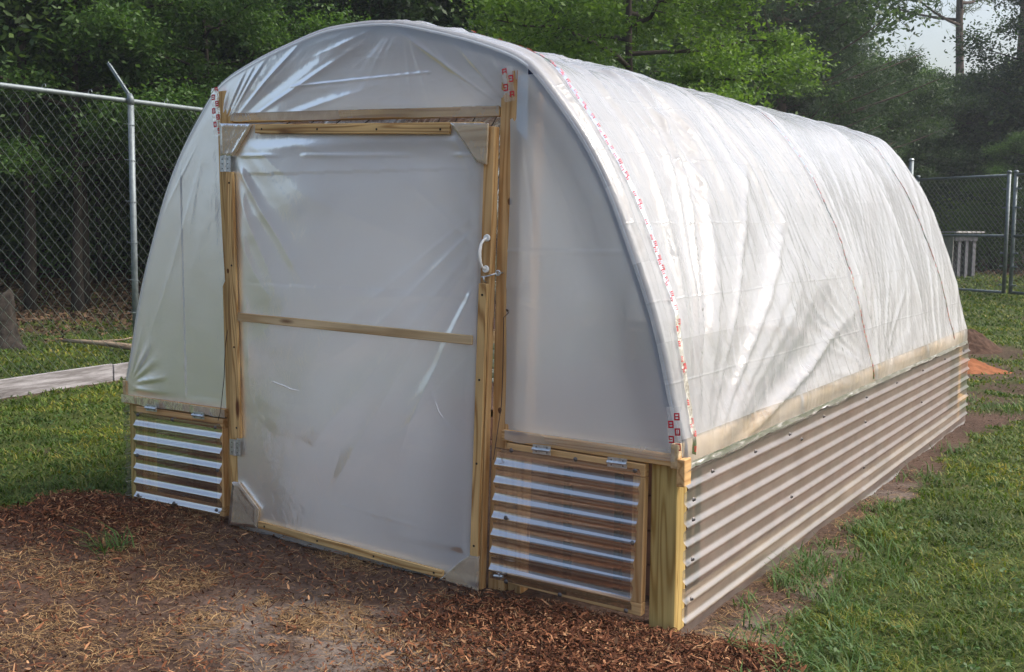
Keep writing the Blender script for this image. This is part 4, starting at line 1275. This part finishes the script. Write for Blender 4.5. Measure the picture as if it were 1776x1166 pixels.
# ------------------------------------------------------------------ stump and fallen branch beyond the left fence
mb = MB()
st = Vector((-6.15, 3.45, float(gz(-6.15, 3.45)) - 0.05))
n_ = 18; prev = None
for k, (h_, r_) in enumerate(((0, .36), (.08, .27), (.2, .21), (.4, .185), (.58, .18))):
    b0 = len(mb.v)
    for i in range(n_):
        a = 2 * math.pi * i / n_; rr = r_ * (1 + 0.22 * math.sin(a * 3 + 1) * (1 - h_ / .8) + 0.08 * math.sin(a * 7 + k))
        mb.v.append((st.x + rr * math.cos(a), st.y + rr * math.sin(a), st.z + h_ + (0.05 * math.sin(a * 2 + 1) + .03 * math.sin(a * 5) if k == 4 else 0)))
    if k:
        for i in range(n_): mb.f.append((b0 - n_ + i, b0 - n_ + (i + 1) % n_, b0 + (i + 1) % n_, b0 + i)); mb.m.append(0)
mb.f.append(tuple(range(len(mb.v) - n_, len(mb.v)))); mb.m.append(0)
s_o = mb.build('tree_stump', M['stump'], None, True); tag(s_o, 'dark rotting tree stump beyond the fence at the left edge', 'stump')
mb = MB(); z0_ = float(gz(-5.2, 4.1)) + 0.03
mb.tube([(-5.75, 3.95, z0_ + 0.05), (-5.45, 4.0, z0_ + 0.05), (-5.15, 4.1, z0_ + 0.03), (-4.88, 4.15, z0_ + 0.01)], [0.018, 0.022, 0.03, 0.035], 8)
mb.tube([(-5.4, 4.0, z0_ + 0.05), (-5.25, 4.3, z0_ + 0.06), (-5.2, 4.55, z0_ + 0.1)], [0.014, 0.01, 0.005], 6)
b_o = mb.build('fallen_branch', M['old_wood'], None, True); tag(b_o, 'bare fallen branch lying on the grass behind the left fence', 'branch')


# ------------------------------------------------------------------ trees
def leaves(C, size, up=0.45, asp=0.5, rg=rng):
    """diamond leaves at centres C"""
    n_ = len(C)
    nn = rg.normal(size=(n_, 3)); nn[:, 2] = np.abs(nn[:, 2]) + up; nn /= np.linalg.norm(nn, axis=1)[:, None]
    a = rg.normal(size=(n_, 3)); a -= nn * (a * nn).sum(1)[:, None]; a /= np.linalg.norm(a, axis=1)[:, None]
    b_ = np.cross(nn, a)
    s_ = size * rg.uniform(0.6, 1.35, n_)[:, None]
    V = np.stack([C - a * s_ * .5, C + b_ * s_ * asp * .5 + a * s_ * .08, C + a * s_ * .5, C - b_ * s_ * asp * .5 + a * s_ * .08], 1).reshape(-1, 3)
    F_ = np.arange(n_ * 4).reshape(-1, 4)
    return V, F_


def broadleaf(name, h, crown_r, base_h, n_limb, leaf, n_leaf, lm, seed, clump=0.26, flat=0.55, droop=0.0):
    rg = np.random.default_rng(seed); rd = random.Random(seed)
    root = empty(name)
    mb = MB()
    lean = Vector((rd.uniform(-.3, .3), rd.uniform(-.3, .3), 0))
    tr_pts = [Vector((lean.x * (k / 7) ** 1.5 + rd.uniform(-.05, .05), lean.y * (k / 7) ** 1.5 + rd.uniform(-.05, .05), h * 0.92 * k / 7)) for k in range(8)]
    tr_pts[0] = Vector((0, 0, -0.3))
    r0 = h * 0.009 + 0.03
    mb.tube(tr_pts, [r0 * (1 - 0.85 * k / 7) * (1.3 if k == 0 else 1) for k in range(8)], 9)
    ends = []
    for i in range(n_limb):
        f = (i + 0.5) / n_limb
        z0_ = base_h + (h * 0.88 - base_h) * f
        kf = z0_ / (h * 0.92) * 7; k0 = min(6, int(kf)); p0 = tr_pts[k0].lerp(tr_pts[k0 + 1], kf - k0)
        az = i * 2.399 + rd.uniform(-.4, .4)
        prof_r = crown_r * (math.sin(math.pi * min(1, 0.18 + 0.80 * f)) ** 0.6) * rd.uniform(0.7, 1.15)
        d_ = Vector((math.cos(az), math.sin(az), 0))
        pts = [p0]
        for k in range(1, 6):
            t_ = k / 5
            pts.append(p0 + d_ * prof_r * t_ + Vector((rd.uniform(-.12, .12), rd.uniform(-.12, .12), prof_r * (0.45 - droop) * t_ ** 1.1 - droop * prof_r * t_ * t_ + rd.uniform(-.08, .08))))
        rb = r0 * (0.5 - 0.3 * f)
        mb.tube(pts, [rb * (1 - .8 * k / 5) for k in range(6)], 6, 0, False)
        for j in range(7):
            t_ = 0.25 + 0.75 * (j + rd.random() * .6) / 7; t_ = min(t_, 0.999)
            k0 = int(t_ * 5); q0 = pts[k0].lerp(pts[k0 + 1], t_ * 5 - k0)
            a2 = az + rd.uniform(-1.5, 1.5); l2 = prof_r * rd.uniform(0.22, 0.5) * (1.15 - t_ * .6)
            q1 = q0 + Vector((math.cos(a2), math.sin(a2), rd.uniform(-.25, .55) - droop)) * l2
            mid = q0.lerp(q1, .5) + Vector((0, 0, 0.05))
            mb.tube([q0, mid, q1], [rb * .28, rb * .18, rb * .06], 4, 0, False)
            ends += [mid, q1, q0.lerp(q1, .8) + Vector((rd.uniform(-.2, .2), rd.uniform(-.2, .2), rd.uniform(-.05, .2)))]
    mb.build('trunk', M['bark'], root, True)
    E_ = np.array([tuple(e) for e in ends]); wgt = rg.uniform(0.3, 1.7, len(E_)); wgt /= wgt.sum()
    pick = rg.choice(len(E_), n_leaf, p=wgt)
    C = E_[pick] + rg.normal(size=(n_leaf, 3)) * np.array([clump, clump, clump * flat])
    V, F_ = leaves(C, leaf, 0.5, 0.5, rg)
    mobj('crown', npmesh('crown', V, F_, [lm]), root)
    return root


def pine(name, h, base_h, spread, n_br, n_tuft, lm, seed, needle=0.22, width=0.012, per=14):
    rg = np.random.default_rng(seed); rd = random.Random(seed)
    root = empty(name); mb = MB()
    r0 = h * 0.010 + 0.05
    tp_ = [Vector((0.08 * math.sin(k), 0.08 * math.cos(k * 1.3), h * k / 8)) for k in range(9)]; tp_[0] = Vector((0, 0, -0.3))
    mb.tube(tp_, [r0 * (1 - .85 * k / 8) for k in range(9)], 9)
    cs = []; dirs = []
    for i in range(n_br):
        f = i / n_br; z0_ = base_h + (h - base_h) * f; az = rd.uniform(0, 6.28)
        L_ = spread * (1 - f) ** 0.6 * rd.uniform(0.55, 1.1) + 0.3
        d_ = Vector((math.cos(az), math.sin(az), 0)); p0 = Vector((0, 0, z0_))
        pts = [p0 + d_ * L_ * t_ + Vector((0, 0, L_ * (0.10 * t_ + 0.18 * t_ * t_ - .08 * (1 - f)))) for t_ in (0, .25, .5, .75, 1)]
        mb.tube(pts, [r0 * .3 * (1 - f * .6) * (1 - .75 * t_) for t_ in (0, .25, .5, .75, 1)], 5, 0, False)
        for j in range(n_tuft):
            t_ = rd.uniform(0.3, 1.0); k0 = min(3, int(t_ * 4)); q = pts[k0].lerp(pts[k0 + 1], t_ * 4 - k0)
            side = rd.uniform(-1, 1) * L_ * 0.32 * (1.2 - t_)
            q = q + Vector((-d_.y, d_.x, 0)) * side + Vector((0, 0, rd.uniform(-.1, .22)))
            cs.append(tuple(q)); dirs.append(tuple((d_ + Vector((-d_.y, d_.x, 0)) * (side * 1.2) + Vector((0, 0, .5))).normalized()))
    mb.build('trunk', M['pine_bark'], root, True)
    C = np.repeat(np.array(cs), per, 0); Dr = np.repeat(np.array(dirs), per, 0)
    a = Dr * 0.7 + rg.normal(size=C.shape) * 0.62; a /= np.linalg.norm(a, axis=1)[:, None]
    C = C + rg.normal(size=C.shape) * 0.05
    b_ = np.cross(a, rg.normal(size=C.shape)); b_ /= np.linalg.norm(b_, axis=1)[:, None]
    L_ = needle * rg.uniform(.6, 1.2, len(C))[:, None]
    V = np.stack([C - b_ * width / 2, C + b_ * width / 2, C + a * L_ + b_ * width * .3, C + a * L_ - b_ * width * .3], 1).reshape(-1, 3)
    mobj('crown', npmesh('crown', V, np.arange(len(C) * 4).reshape(-1, 4), [lm]), root)
    return root


def shrub(name, h, r_, n_leaf, leaf, lm, seed):
    rg = np.random.default_rng(seed); rd = random.Random(seed); root = empty(name); mb = MB(); ends = []
    for i in range(16):
        az = rd.uniform(0, 6.28); q = Vector((math.cos(az) * r_ * rd.uniform(.3, 1), math.sin(az) * r_ * rd.uniform(.3, 1), h * rd.uniform(.45, 1)))
        mid = Vector((q.x * .4, q.y * .4, q.z * .55)); mb.tube([(0, 0, -0.1), mid, q], [0.025, 0.015, 0.004], 5, 0, False); ends += [tuple(mid), tuple(q), tuple((mid + q) / 2)]
    mb.build('stem', M['bark'], root, True)
    E_ = np.array(ends); C = E_[rg.integers(0, len(E_), n_leaf)] + rg.normal(size=(n_leaf, 3)) * np.array([.3, .3, .24]); C[:, 2] = np.abs(C[:, 2]) + .02
    V, F_ = leaves(C, leaf, .4, .5, rg); mobj('foliage', npmesh('foliage', V, F_, [lm]), root)
    return root


used = set()


def place(proto, bearing, dist, scale, rz, label, group=None, cat='tree', zscale=1.0):
    b_ = R(bearing); x = CAM.x - dist * math.sin(b_); y = CAM.y + dist * math.cos(b_)
    if proto.name in used:
        o_ = proto.copy(); COL.objects.link(o_)
        for ch in list(proto.children):
            if ch.name in kids[proto.name]:
                c_ = ch.copy(); COL.objects.link(c_); c_.parent = o_
    else:
        used.add(proto.name); o_ = proto; kids[proto.name] = [c.name for c in proto.children]
    o_.location = (x, y, float(gz(x, y)) - 0.05); o_.rotation_euler = (0, 0, rz); o_.scale = (scale, scale, scale * zscale)
    for k in ('group',):
        if k in o_: del o_[k]
    tag(o_, label, cat, group)
    return o_


kids = {}
bpy.context.view_layer.update()
oakA = broadleaf('oak_tree', 7.2, 2.7, 2.2, 22, 0.068, 90000, M['leaf_oak'], 11, 0.19, 0.5, 0.18)
oakB = broadleaf('oak_tree', 6.6, 2.3, 1.9, 18, 0.075, 46000, M['leaf_mid'], 12, 0.22, 0.55, 0.12)
brA = broadleaf('broadleaf_tree', 9.0, 2.9, 2.2, 22, 0.11, 60000, M['leaf_mid'], 13, 0.30, 0.6, 0.08)
brB = broadleaf('broadleaf_tree', 10.5, 3.2, 2.8, 24, 0.125, 54000, M['leaf_dark'], 14, 0.32, 0.65, 0.05)
brC = broadleaf('broadleaf_tree', 8.5, 3.0, 1.2, 24, 0.15, 42000, M['leaf_dark'], 15, 0.34, 0.7, 0.1)
pnA = pine('pine_tree', 15.0, 2.6, 4.2, 110, 20, M['needle'], 16, 0.24, 0.013)
pnB = pine('pine_tree', 19.0, 9.5, 3.0, 46, 14, M['needle'], 17, 0.30, 0.026, 12)
shA = shrub('shrub', 2.2, 1.3, 9000, 0.11, M['leaf_dark'], 18)
shB = shrub('shrub', 1.8, 1.2, 8000, 0.10, M['leaf_mid'], 19)

place(oakA, 25.5, 15.0, 0.95, 0.6, 'bright green oak with a trunk hidden behind the greenhouse, its sprays hanging over the roof')
place(oakB, 46.2, 17.0, 0.85, 2.0, 'mid green oak rising just left of the greenhouse arch')
place(oakB, 42.0, 20.5, 1.05, 4.1, 'green oak peeping over the left shoulder of the greenhouse arch')
place(oakA, 22.0, 30.0, 0.95, 2.4, 'bright leafy oak standing farther back behind the hanging sprays of the near oak')
place(oakB, 52.5, 16.5, 0.9, 5.3, 'green oak behind the left fence, beside the slanting fence arm')
rd = random.Random(5)
for i, b_ in enumerate(np.arange(30, 70, 3.6)):
    place(rd.choice([brA, brB, brC, brA]), b_ + rd.uniform(-1, 1), rd.uniform(19.5, 23), rd.uniform(.85, 1.05), rd.uniform(0, 6), 'leafy tree in the wood beyond the left fence', 'trees of the wood beyond the left fence')
for i, b_ in enumerate(np.arange(28, 74, 3.2)):
    place(rd.choice([brA, brB, brC]), b_ + rd.uniform(-1, 1), rd.uniform(26, 33), rd.uniform(.95, 1.25), rd.uniform(0, 6), 'tree in the second rank of the wood behind the left fence', 'deep trees of the wood on the left')
for i, b_ in enumerate(np.arange(27, 72, 3.4)):
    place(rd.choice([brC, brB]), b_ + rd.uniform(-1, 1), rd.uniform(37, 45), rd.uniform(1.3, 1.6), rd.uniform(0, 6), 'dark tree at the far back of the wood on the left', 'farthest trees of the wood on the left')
place(pnA, 18.3, 30.0, 0.88, 0.3, 'large dark pine with drooping boughs left of the patch of open sky')
place(pnA, 22.5, 34.0, 1.05, 2.0, 'dark pine standing behind the bright oak')
place(pnA, 35.5, 25.0, 0.9, 4.0, 'dark pine rising behind the top of the greenhouse arch')
place(pnB, 10.2, 49.0, 1.0, 1.0, 'thin bare-stemmed pine standing in the patch of open sky')
place(pnB, 7.6, 46.0, 1.0, 3.0, 'tall straight pine nearest the right edge above the gate')
for i, b_ in enumerate(np.arange(13.5, 28, 2.6)):
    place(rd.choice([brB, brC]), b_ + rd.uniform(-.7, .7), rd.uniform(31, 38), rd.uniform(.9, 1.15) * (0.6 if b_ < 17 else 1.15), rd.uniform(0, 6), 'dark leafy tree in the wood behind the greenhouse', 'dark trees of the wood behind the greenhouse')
for i, (b_, d_, s_) in enumerate(((14.0, 38, .66), (12.6, 39, .74), (11.4, 40, .72), (10.2, 39, .68), (9.0, 40, .66), (7.9, 41, .70), (6.6, 40, .82), (5.2, 39, 1.05), (3.6, 39, 1.05), (1.8, 38, 1.1), (-0.4, 38, 1.1), (-3, 38, 1.1))):
    place([brC, brA, brC, brB][i % 4], b_, d_, s_ * (0.92 if i % 4 == 3 else 1.05), rd.uniform(0, 6), 'tree beyond the gates under the open sky', 'trees beyond the gates')
for i, b_ in enumerate(np.arange(-6, 28, 3.0)):
    place(rd.choice([brC, brB]), b_, rd.uniform(50, 58), 0.66 if 5 < b_ < 16 else 1.4, rd.uniform(0, 6), 'tree of the farthest row beyond the gates', 'farthest trees beyond the gates')
place(oakB, 6.9, 33.0, 0.62, 1.2, 'small brighter green tree standing in front of the dark wood, above the right gate leaf')
for i, b_ in enumerate(np.arange(-4, 70, 2.9)):
    dmin = 22.5 if b_ > 30 else 34
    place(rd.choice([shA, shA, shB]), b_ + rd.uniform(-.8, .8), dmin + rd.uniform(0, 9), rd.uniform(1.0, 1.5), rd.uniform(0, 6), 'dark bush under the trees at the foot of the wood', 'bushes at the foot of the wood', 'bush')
for i, b_ in enumerate(np.arange(-4, 28, 2.2)):
    place(shA, b_ + rd.uniform(-.5, .5), 37 + rd.uniform(0, 5), rd.uniform(1.4, 1.9), rd.uniform(0, 6), 'tall dark bush filling the shade beyond the gates', 'tall bushes beyond the gates', 'bush')
for i, b_ in enumerate(np.arange(29, 72, 2.4)):
    place(shA, b_ + rd.uniform(-.5, .5), 31 + rd.uniform(0, 7), rd.uniform(1.4, 1.9), rd.uniform(0, 6), 'tall dark bush filling the shade deep in the left wood', 'tall bushes deep in the left wood', 'bush')

# every repeat that shows gets its own place in its row
ORD = ['first', 'second', 'third', 'fourth', 'fifth', 'sixth', 'seventh', 'eighth', 'ninth', 'tenth', 'eleventh', 'twelfth', 'thirteenth', 'fourteenth', 'fifteenth', 'sixteenth', 'seventeenth', 'eighteenth']


def src_px(o_):
    d_ = Vector((o_.location.x - CAM.x, o_.location.y - CAM.y, 0)); f_ = Vector((cf.x, cf.y, 0)).normalized(); r_ = Vector((cr.x, cr.y, 0)).normalized()
    return 888 + 1955.7 * d_.dot(r_) / max(0.1, d_.dot(f_))


groups = {}
for o_ in COL.objects:
    if o_.parent is None and o_.get('group') and o_.get('category') in ('tree', 'bush'): groups.setdefault(o_['group'], []).append(o_)
for gname, lst in groups.items():
    bush = lst[0]['category'] == 'bush'
    vis = []
    for o_ in lst:
        px = src_px(o_)
        if px < -60 or px > 1840: o_['label'] = o_['label'] + ', outside the frame'
        elif bush and 260 < px < 1600: o_['label'] = o_['label'] + ', hidden behind the greenhouse'
        else: vis.append((px, o_))
    vis.sort(key=lambda t: t[0])
    for k, (px, o_) in enumerate(vis):
        o_['label'] = o_['label'] + ', ' + ORD[min(k, 17)] + ' from the left'


# slim bare trunks of the wood's edge
slim = MB(); slim.tube([(0, 0, -0.3), (0.05, 0, 1.5), (-0.03, 0.05, 3.2), (0.04, 0, 5.5)], [0.085, 0.07, 0.06, 0.045], 9)
sroot = empty('young_tree'); so = slim.build('trunk', M['bark'], sroot, True)
rgx = np.random.default_rng(44)
C = rgx.normal(size=(9000, 3)) * np.array([.9, .9, .8]) + np.array([0, 0, 4.7]); V, F_ = leaves(C, 0.12, .5, .5, rgx)
mobj('crown', npmesh('crown', V, F_, [M['leaf_dark']]), sroot)
for (px_, d_, s_, lb) in ((50, 16.5, 1.0, 'dark leaning trunk beyond the fence, left of the fence post'), (146, 17.5, 0.9, 'dark straight trunk in the shade just left of the fence post'), (100, 23, .8, 'slim trunk deeper in the shade between two dark trunks'), (175, 22, .7, 'thin trunk deep in the shade right beside the fence post')):
    bb = 31.4 - math.degrees(math.atan((px_ - 888) / 1955.7))
    place(sroot, bb, d_, s_, rd.uniform(0, 6), lb)


# ------------------------------------------------------------------ lawn, chips, straw, litter
def polar(n_, b0, b1, d0, d1, rg):
    b_ = np.radians(rg.uniform(b0, b1, n_)); d_ = np.exp(rg.uniform(math.log(d0), math.log(d1), n_))
    return CAM.x - d_ * np.sin(b_), CAM.y + d_ * np.cos(b_), d_


def ground_h(x, y):
    i = np.clip(np.searchsorted(gx, x) - 1, 0, len(gx) - 2); j = np.clip(np.searchsorted(gy, y) - 1, 0, len(gy) - 2)
    fx = (x - gx[i]) / (gx[i + 1] - gx[i]); fy = (y - gy[j]) / (gy[j + 1] - gy[j])
    return (Z[i, j] * (1 - fx) + Z[i + 1, j] * fx) * (1 - fy) + (Z[i, j + 1] * (1 - fx) + Z[i + 1, j + 1] * fx) * fy


def blades(x, y, d_, hmul, wmul, rg, lean=0.8):
    n_ = len(x); z = ground_h(x, y) - 0.004
    az = rg.uniform(0, 2 * np.pi, n_); h = (0.012 + 0.024 * rg.random(n_)) * hmul * (0.35 + 1.9 * fbm(x * 6, y * 6, 111) ** 1.6); w = np.maximum(0.0046, 0.0013 * d_) * wmul * rg.uniform(.7, 1.3, n_)
    h = np.maximum(h, 0.004 * d_ * 0.6)
    ln = rg.uniform(.3, lean + .5, n_) * h * 1.3; dx_, dy_ = np.cos(az), np.sin(az)
    fx, fy = -dy_ * w / 2, dx_ * w / 2
    P = lambda a, b_, c: np.stack([a, b_, c], 1)
    v0 = P(x - fx, y - fy, z); v1 = P(x + fx, y + fy, z)
    mx, my, mz = x + dx_ * ln * .4, y + dy_ * ln * .4, z + h * .62
    v2 = P(mx + fx * .8, my + fy * .8, mz); v3 = P(mx - fx * .8, my - fy * .8, mz)
    tx, ty, tz = x + dx_ * ln * 1.2, y + dy_ * ln * 1.2, z + h * rg.uniform(.75, 1.05, n_)
    v4 = P(tx + fx * .15, ty + fy * .15, tz); v5 = P(tx - fx * .15, ty - fy * .15, tz)
    V = np.stack([v0, v1, v2, v3, v4, v5], 1).reshape(-1, 3); b0 = np.arange(n_)[:, None] * 6
    F_ = np.concatenate([b0 + np.array([0, 1, 2, 3]), b0 + np.array([3, 2, 4, 5])], 0)
    return V, F_


rg = np.random.default_rng(99)
x, y, d_ = polar(560000, -22, 72, 2.4, 34, rg)
G_, M_, S_ = masks(x, y)
keep = rg.random(len(x)) < G_ * (0.45 + 0.75 * sst(.3, .6, fbm(x * 6, y * 6, 113)))
keep &= ~((x > -0.06) & (x < 2.88) & (y > -0.02) & (y < GL + .03))
for (hx, hy, hr) in ((2.02, 8.7, .6), (2.42, 6.55, .34), (1.95, 10.5, .62)): keep &= ~(np.hypot(x - hx, y - hy) < hr)
x, y, d_ = x[keep], y[keep], d_[keep]
V, F_ = blades(x, y, d_, 1.0, 1.0, rg)
lawn = mobj('lawn_grass', npmesh('lawn_grass', V, F_, [M['grass']], smooth=True)); tag(lawn, 'short patchy green lawn grass around the greenhouse', 'grass', kind='stuff')

# taller tufts along the side wall and dry weeds
tuf = []
for (tx, ty, r_, k) in ((2.98, 0.75, .07, 150), (3.02, 0.95, .06, 110), (2.95, 1.12, .06, 90), (3.2, 0.62, .08, 150), (3.28, 0.25, .1, 190), (3.22, .05, .07, 120), (3.0, 1.7, .08, 120), (2.98, 2.2, .06, 90), (3.05, 0.18, .05, 40), (3.1, -.05, .05, 40), (3.25, 1.0, .1, 160), (2.99, 3.1, .08, 90), (3.0, 4.0, .08, 90), (3.15, 1.45, .1, 150), (3.35, -.1, .1, 160), (2.62, 5.9, .15, 120), (2.75, 6.3, .2, 150), (3.0, 6.0, .2, 150), (2.9, 0.42, .05, 30), (0.63, -0.62, .035, 60), (3.4, -.45, .12, 180), (2.93, 1.4, .04, 40)):
    q = rg.normal(size=(k, 2)) * r_; tuf.append(np.stack([tx + q[:, 0], ty + q[:, 1]], 1))
T_ = np.vstack(tuf); T_ = T_[~((T_[:, 0] < 2.87) & (T_[:, 1] > -0.02) & (T_[:, 1] < GL))]
V, F_ = blades(T_[:, 0], T_[:, 1], np.full(len(T_), 3.0), 2.1, 1.15, rg, 0.95)
wd = mobj('weed_tufts', npmesh('weed_tufts', V, F_, [M['weed']], smooth=True)); tag(wd, 'taller grass tufts growing in the bare soil along the side wall', 'weeds', kind='stuff')


def flakes(x, y, ln, wd_, rg, tilt=0.35, lift=0.006):
    """bent chips: two quads hinged along the length"""
    n_ = len(x); z = ground_h(x, y) + rg.uniform(-.002, lift, n_)
    az = rg.uniform(0, 2 * np.pi, n_); p = rg.normal(size=n_) * tilt; bend = rg.uniform(-.4, .4, n_)
    a = np.stack([np.cos(az) * np.cos(p), np.sin(az) * np.cos(p), np.sin(p)], 1); r_ = rg.normal(size=n_) * tilt * 1.5
    s_ = np.stack([-np.sin(az) * np.cos(r_), np.cos(az) * np.cos(r_), np.sin(r_)], 1)
    C = np.stack([x, y, z], 1); L_ = ln[:, None] / 2; W_ = wd_[:, None] / 2
    up_ = np.array([0, 0, 1.0])
    mid = C + up_ * (bend * ln * .4)[:, None]
    V = np.stack([C - a * L_ - s_ * W_ * .7, C - a * L_ + s_ * W_ * .4, mid + s_ * W_, mid - s_ * W_, C + a * L_ + s_ * W_ * .6, C + a * L_ - s_ * W_ * .3], 1).reshape(-1, 3)
    b0 = np.arange(n_)[:, None] * 6
    return V, np.concatenate([b0 + np.array([0, 1, 2, 3]), b0 + np.array([3, 2, 4, 5])], 0)


# bark chips
x, y, d_ = polar(330000, 5, 64, 2.3, 7.5, rg); G_, M_, S_ = masks(x, y)
keep = (rg.random(len(x)) < M_ ** 1.2) & ~((x > 0.0) & (x < 2.8) & (y > -0.03)); x, y, d_ = x[keep], y[keep], d_[keep]
V, F_ = flakes(x, y, rg.gamma(1.8, 0.009, len(x)) + .004, rg.gamma(3, .0013, len(x)) + .0012, rg, .45, .022)
o_ = mobj('bark_mulch', npmesh('bark_mulch', V, F_, [M['chips']])); tag(o_, 'red brown bark chips spread on the ground in front of the greenhouse', 'mulch', kind='stuff')
# pine straw
x, y, d_ = polar(230000, 5, 60, 2.3, 7.0, rg); G_, M_, S_ = masks(x, y)
dens = (1 - G_) * (0.10 + 0.9 * sst(.45, .62, fbm(x * 3.2, y * 3.2, 121)) * (0.35 + sst(1.0, .2, np.hypot((x - 1.15) * .8, y + .45)))) * (1 - .6 * M_)
keep = (rg.random(len(x)) < dens) & ~((x > -0.05) & (x < 2.85) & (y > -0.02)); x, y, d_ = x[keep], y[keep], d_[keep]
V, F_ = flakes(x, y, rg.uniform(.02, .075, len(x)), rg.uniform(.0013, .0028, len(x)), rg, .12, .012)
o_ = mobj('pine_straw', npmesh('pine_straw', V, F_, [M['straw']])); tag(o_, 'dry tan pine straw scattered over the worn ground before the door', 'straw', kind='stuff')
# crumbs of soil along the side wall and everywhere bare
x, y, d_ = polar(120000, -10, 64, 2.3, 12, rg); G_, M_, S_ = masks(x, y)
keep = (rg.random(len(x)) < (1 - G_) * .8 * (1 - .6 * S_)) & ~((x > -0.05) & (x < 2.85) & (y > -0.02) & (y < GL)) & (x > -1); x, y, d_ = x[keep], y[keep], d_[keep]
V, F_ = flakes(x, y, rg.gamma(2.0, 0.004, len(x)) + .003, rg.uniform(.002, .007, len(x)), rg, .6, .008)
o_ = mobj('soil_crumbs', npmesh('soil_crumbs', V, F_, [M['litter']])); tag(o_, 'dark soil crumbs and bits of bark on the bare ground', 'debris', kind='stuff')
x, y, d_ = polar(9000, -22, 70, 2.4, 16, rg); G_, M_, S_ = masks(x, y)
keep = (rg.random(len(x)) < G_ * sst(.42, .62, fbm(x * 2.5, y * 2.5, 141))) & ~((x > -0.05) & (x < 2.88) & (y > -0.02) & (y < GL)); x, y, d_ = x[keep], y[keep], d_[keep]
C = np.stack([np.repeat(x, 4), np.repeat(y, 4), np.repeat(ground_h(x, y), 4)], 1) + rg.normal(size=(len(x) * 4, 3)) * np.array([.012, .012, .004]) + np.array([0, 0, .028])
V, F_ = leaves(C, 0.02, 1.2, 0.7, rg)
o_ = mobj('clover', npmesh('clover', V, F_, [M['weed']])); tag(o_, 'small broad leaved weeds dotted through the lawn', 'weeds', kind='stuff')
# dead leaves on the floor of the wood
x, y, d_ = polar(150000, -4, 72, 8, 40, rg); G_, M_, S_ = masks(x, y)
keep = (rg.random(len(x)) < (1 - G_)) & ((x < -4) | (y > 22)); x, y, d_ = x[keep], y[keep], d_[keep]
V, F_ = flakes(x, y, .004 * d_ * rg.uniform(.6, 1.4, len(x)), .0025 * d_ * rg.uniform(.6, 1.4, len(x)), rg, .4, .03)
o_ = mobj('leaf_litter', npmesh('leaf_litter', V, F_, [M['litter']])); tag(o_, 'brown dead leaves covering the floor of the wood', 'leaf litter', kind='stuff')

# ------------------------------------------------------------------ air
mb = MB(); mb.box((0, 36, 13), (75, 66, 15.6))
m, n, l = newmat('humid_air'); o = n.new('ShaderNodeOutputMaterial'); pv = n.new('ShaderNodeVolumePrincipled')
pv.inputs['Color'].default_value = (0.86, 0.93, 1.0, 1); pv.inputs['Density'].default_value = HAZE; pv.inputs['Anisotropy'].default_value = 0.35
l.new(pv.outputs[0], o.inputs['Volume'])
if HAZE > 0:
    hz = mb.build('haze', m); tag(hz, 'thin humid air greying the far wood', 'haze', kind='stuff')
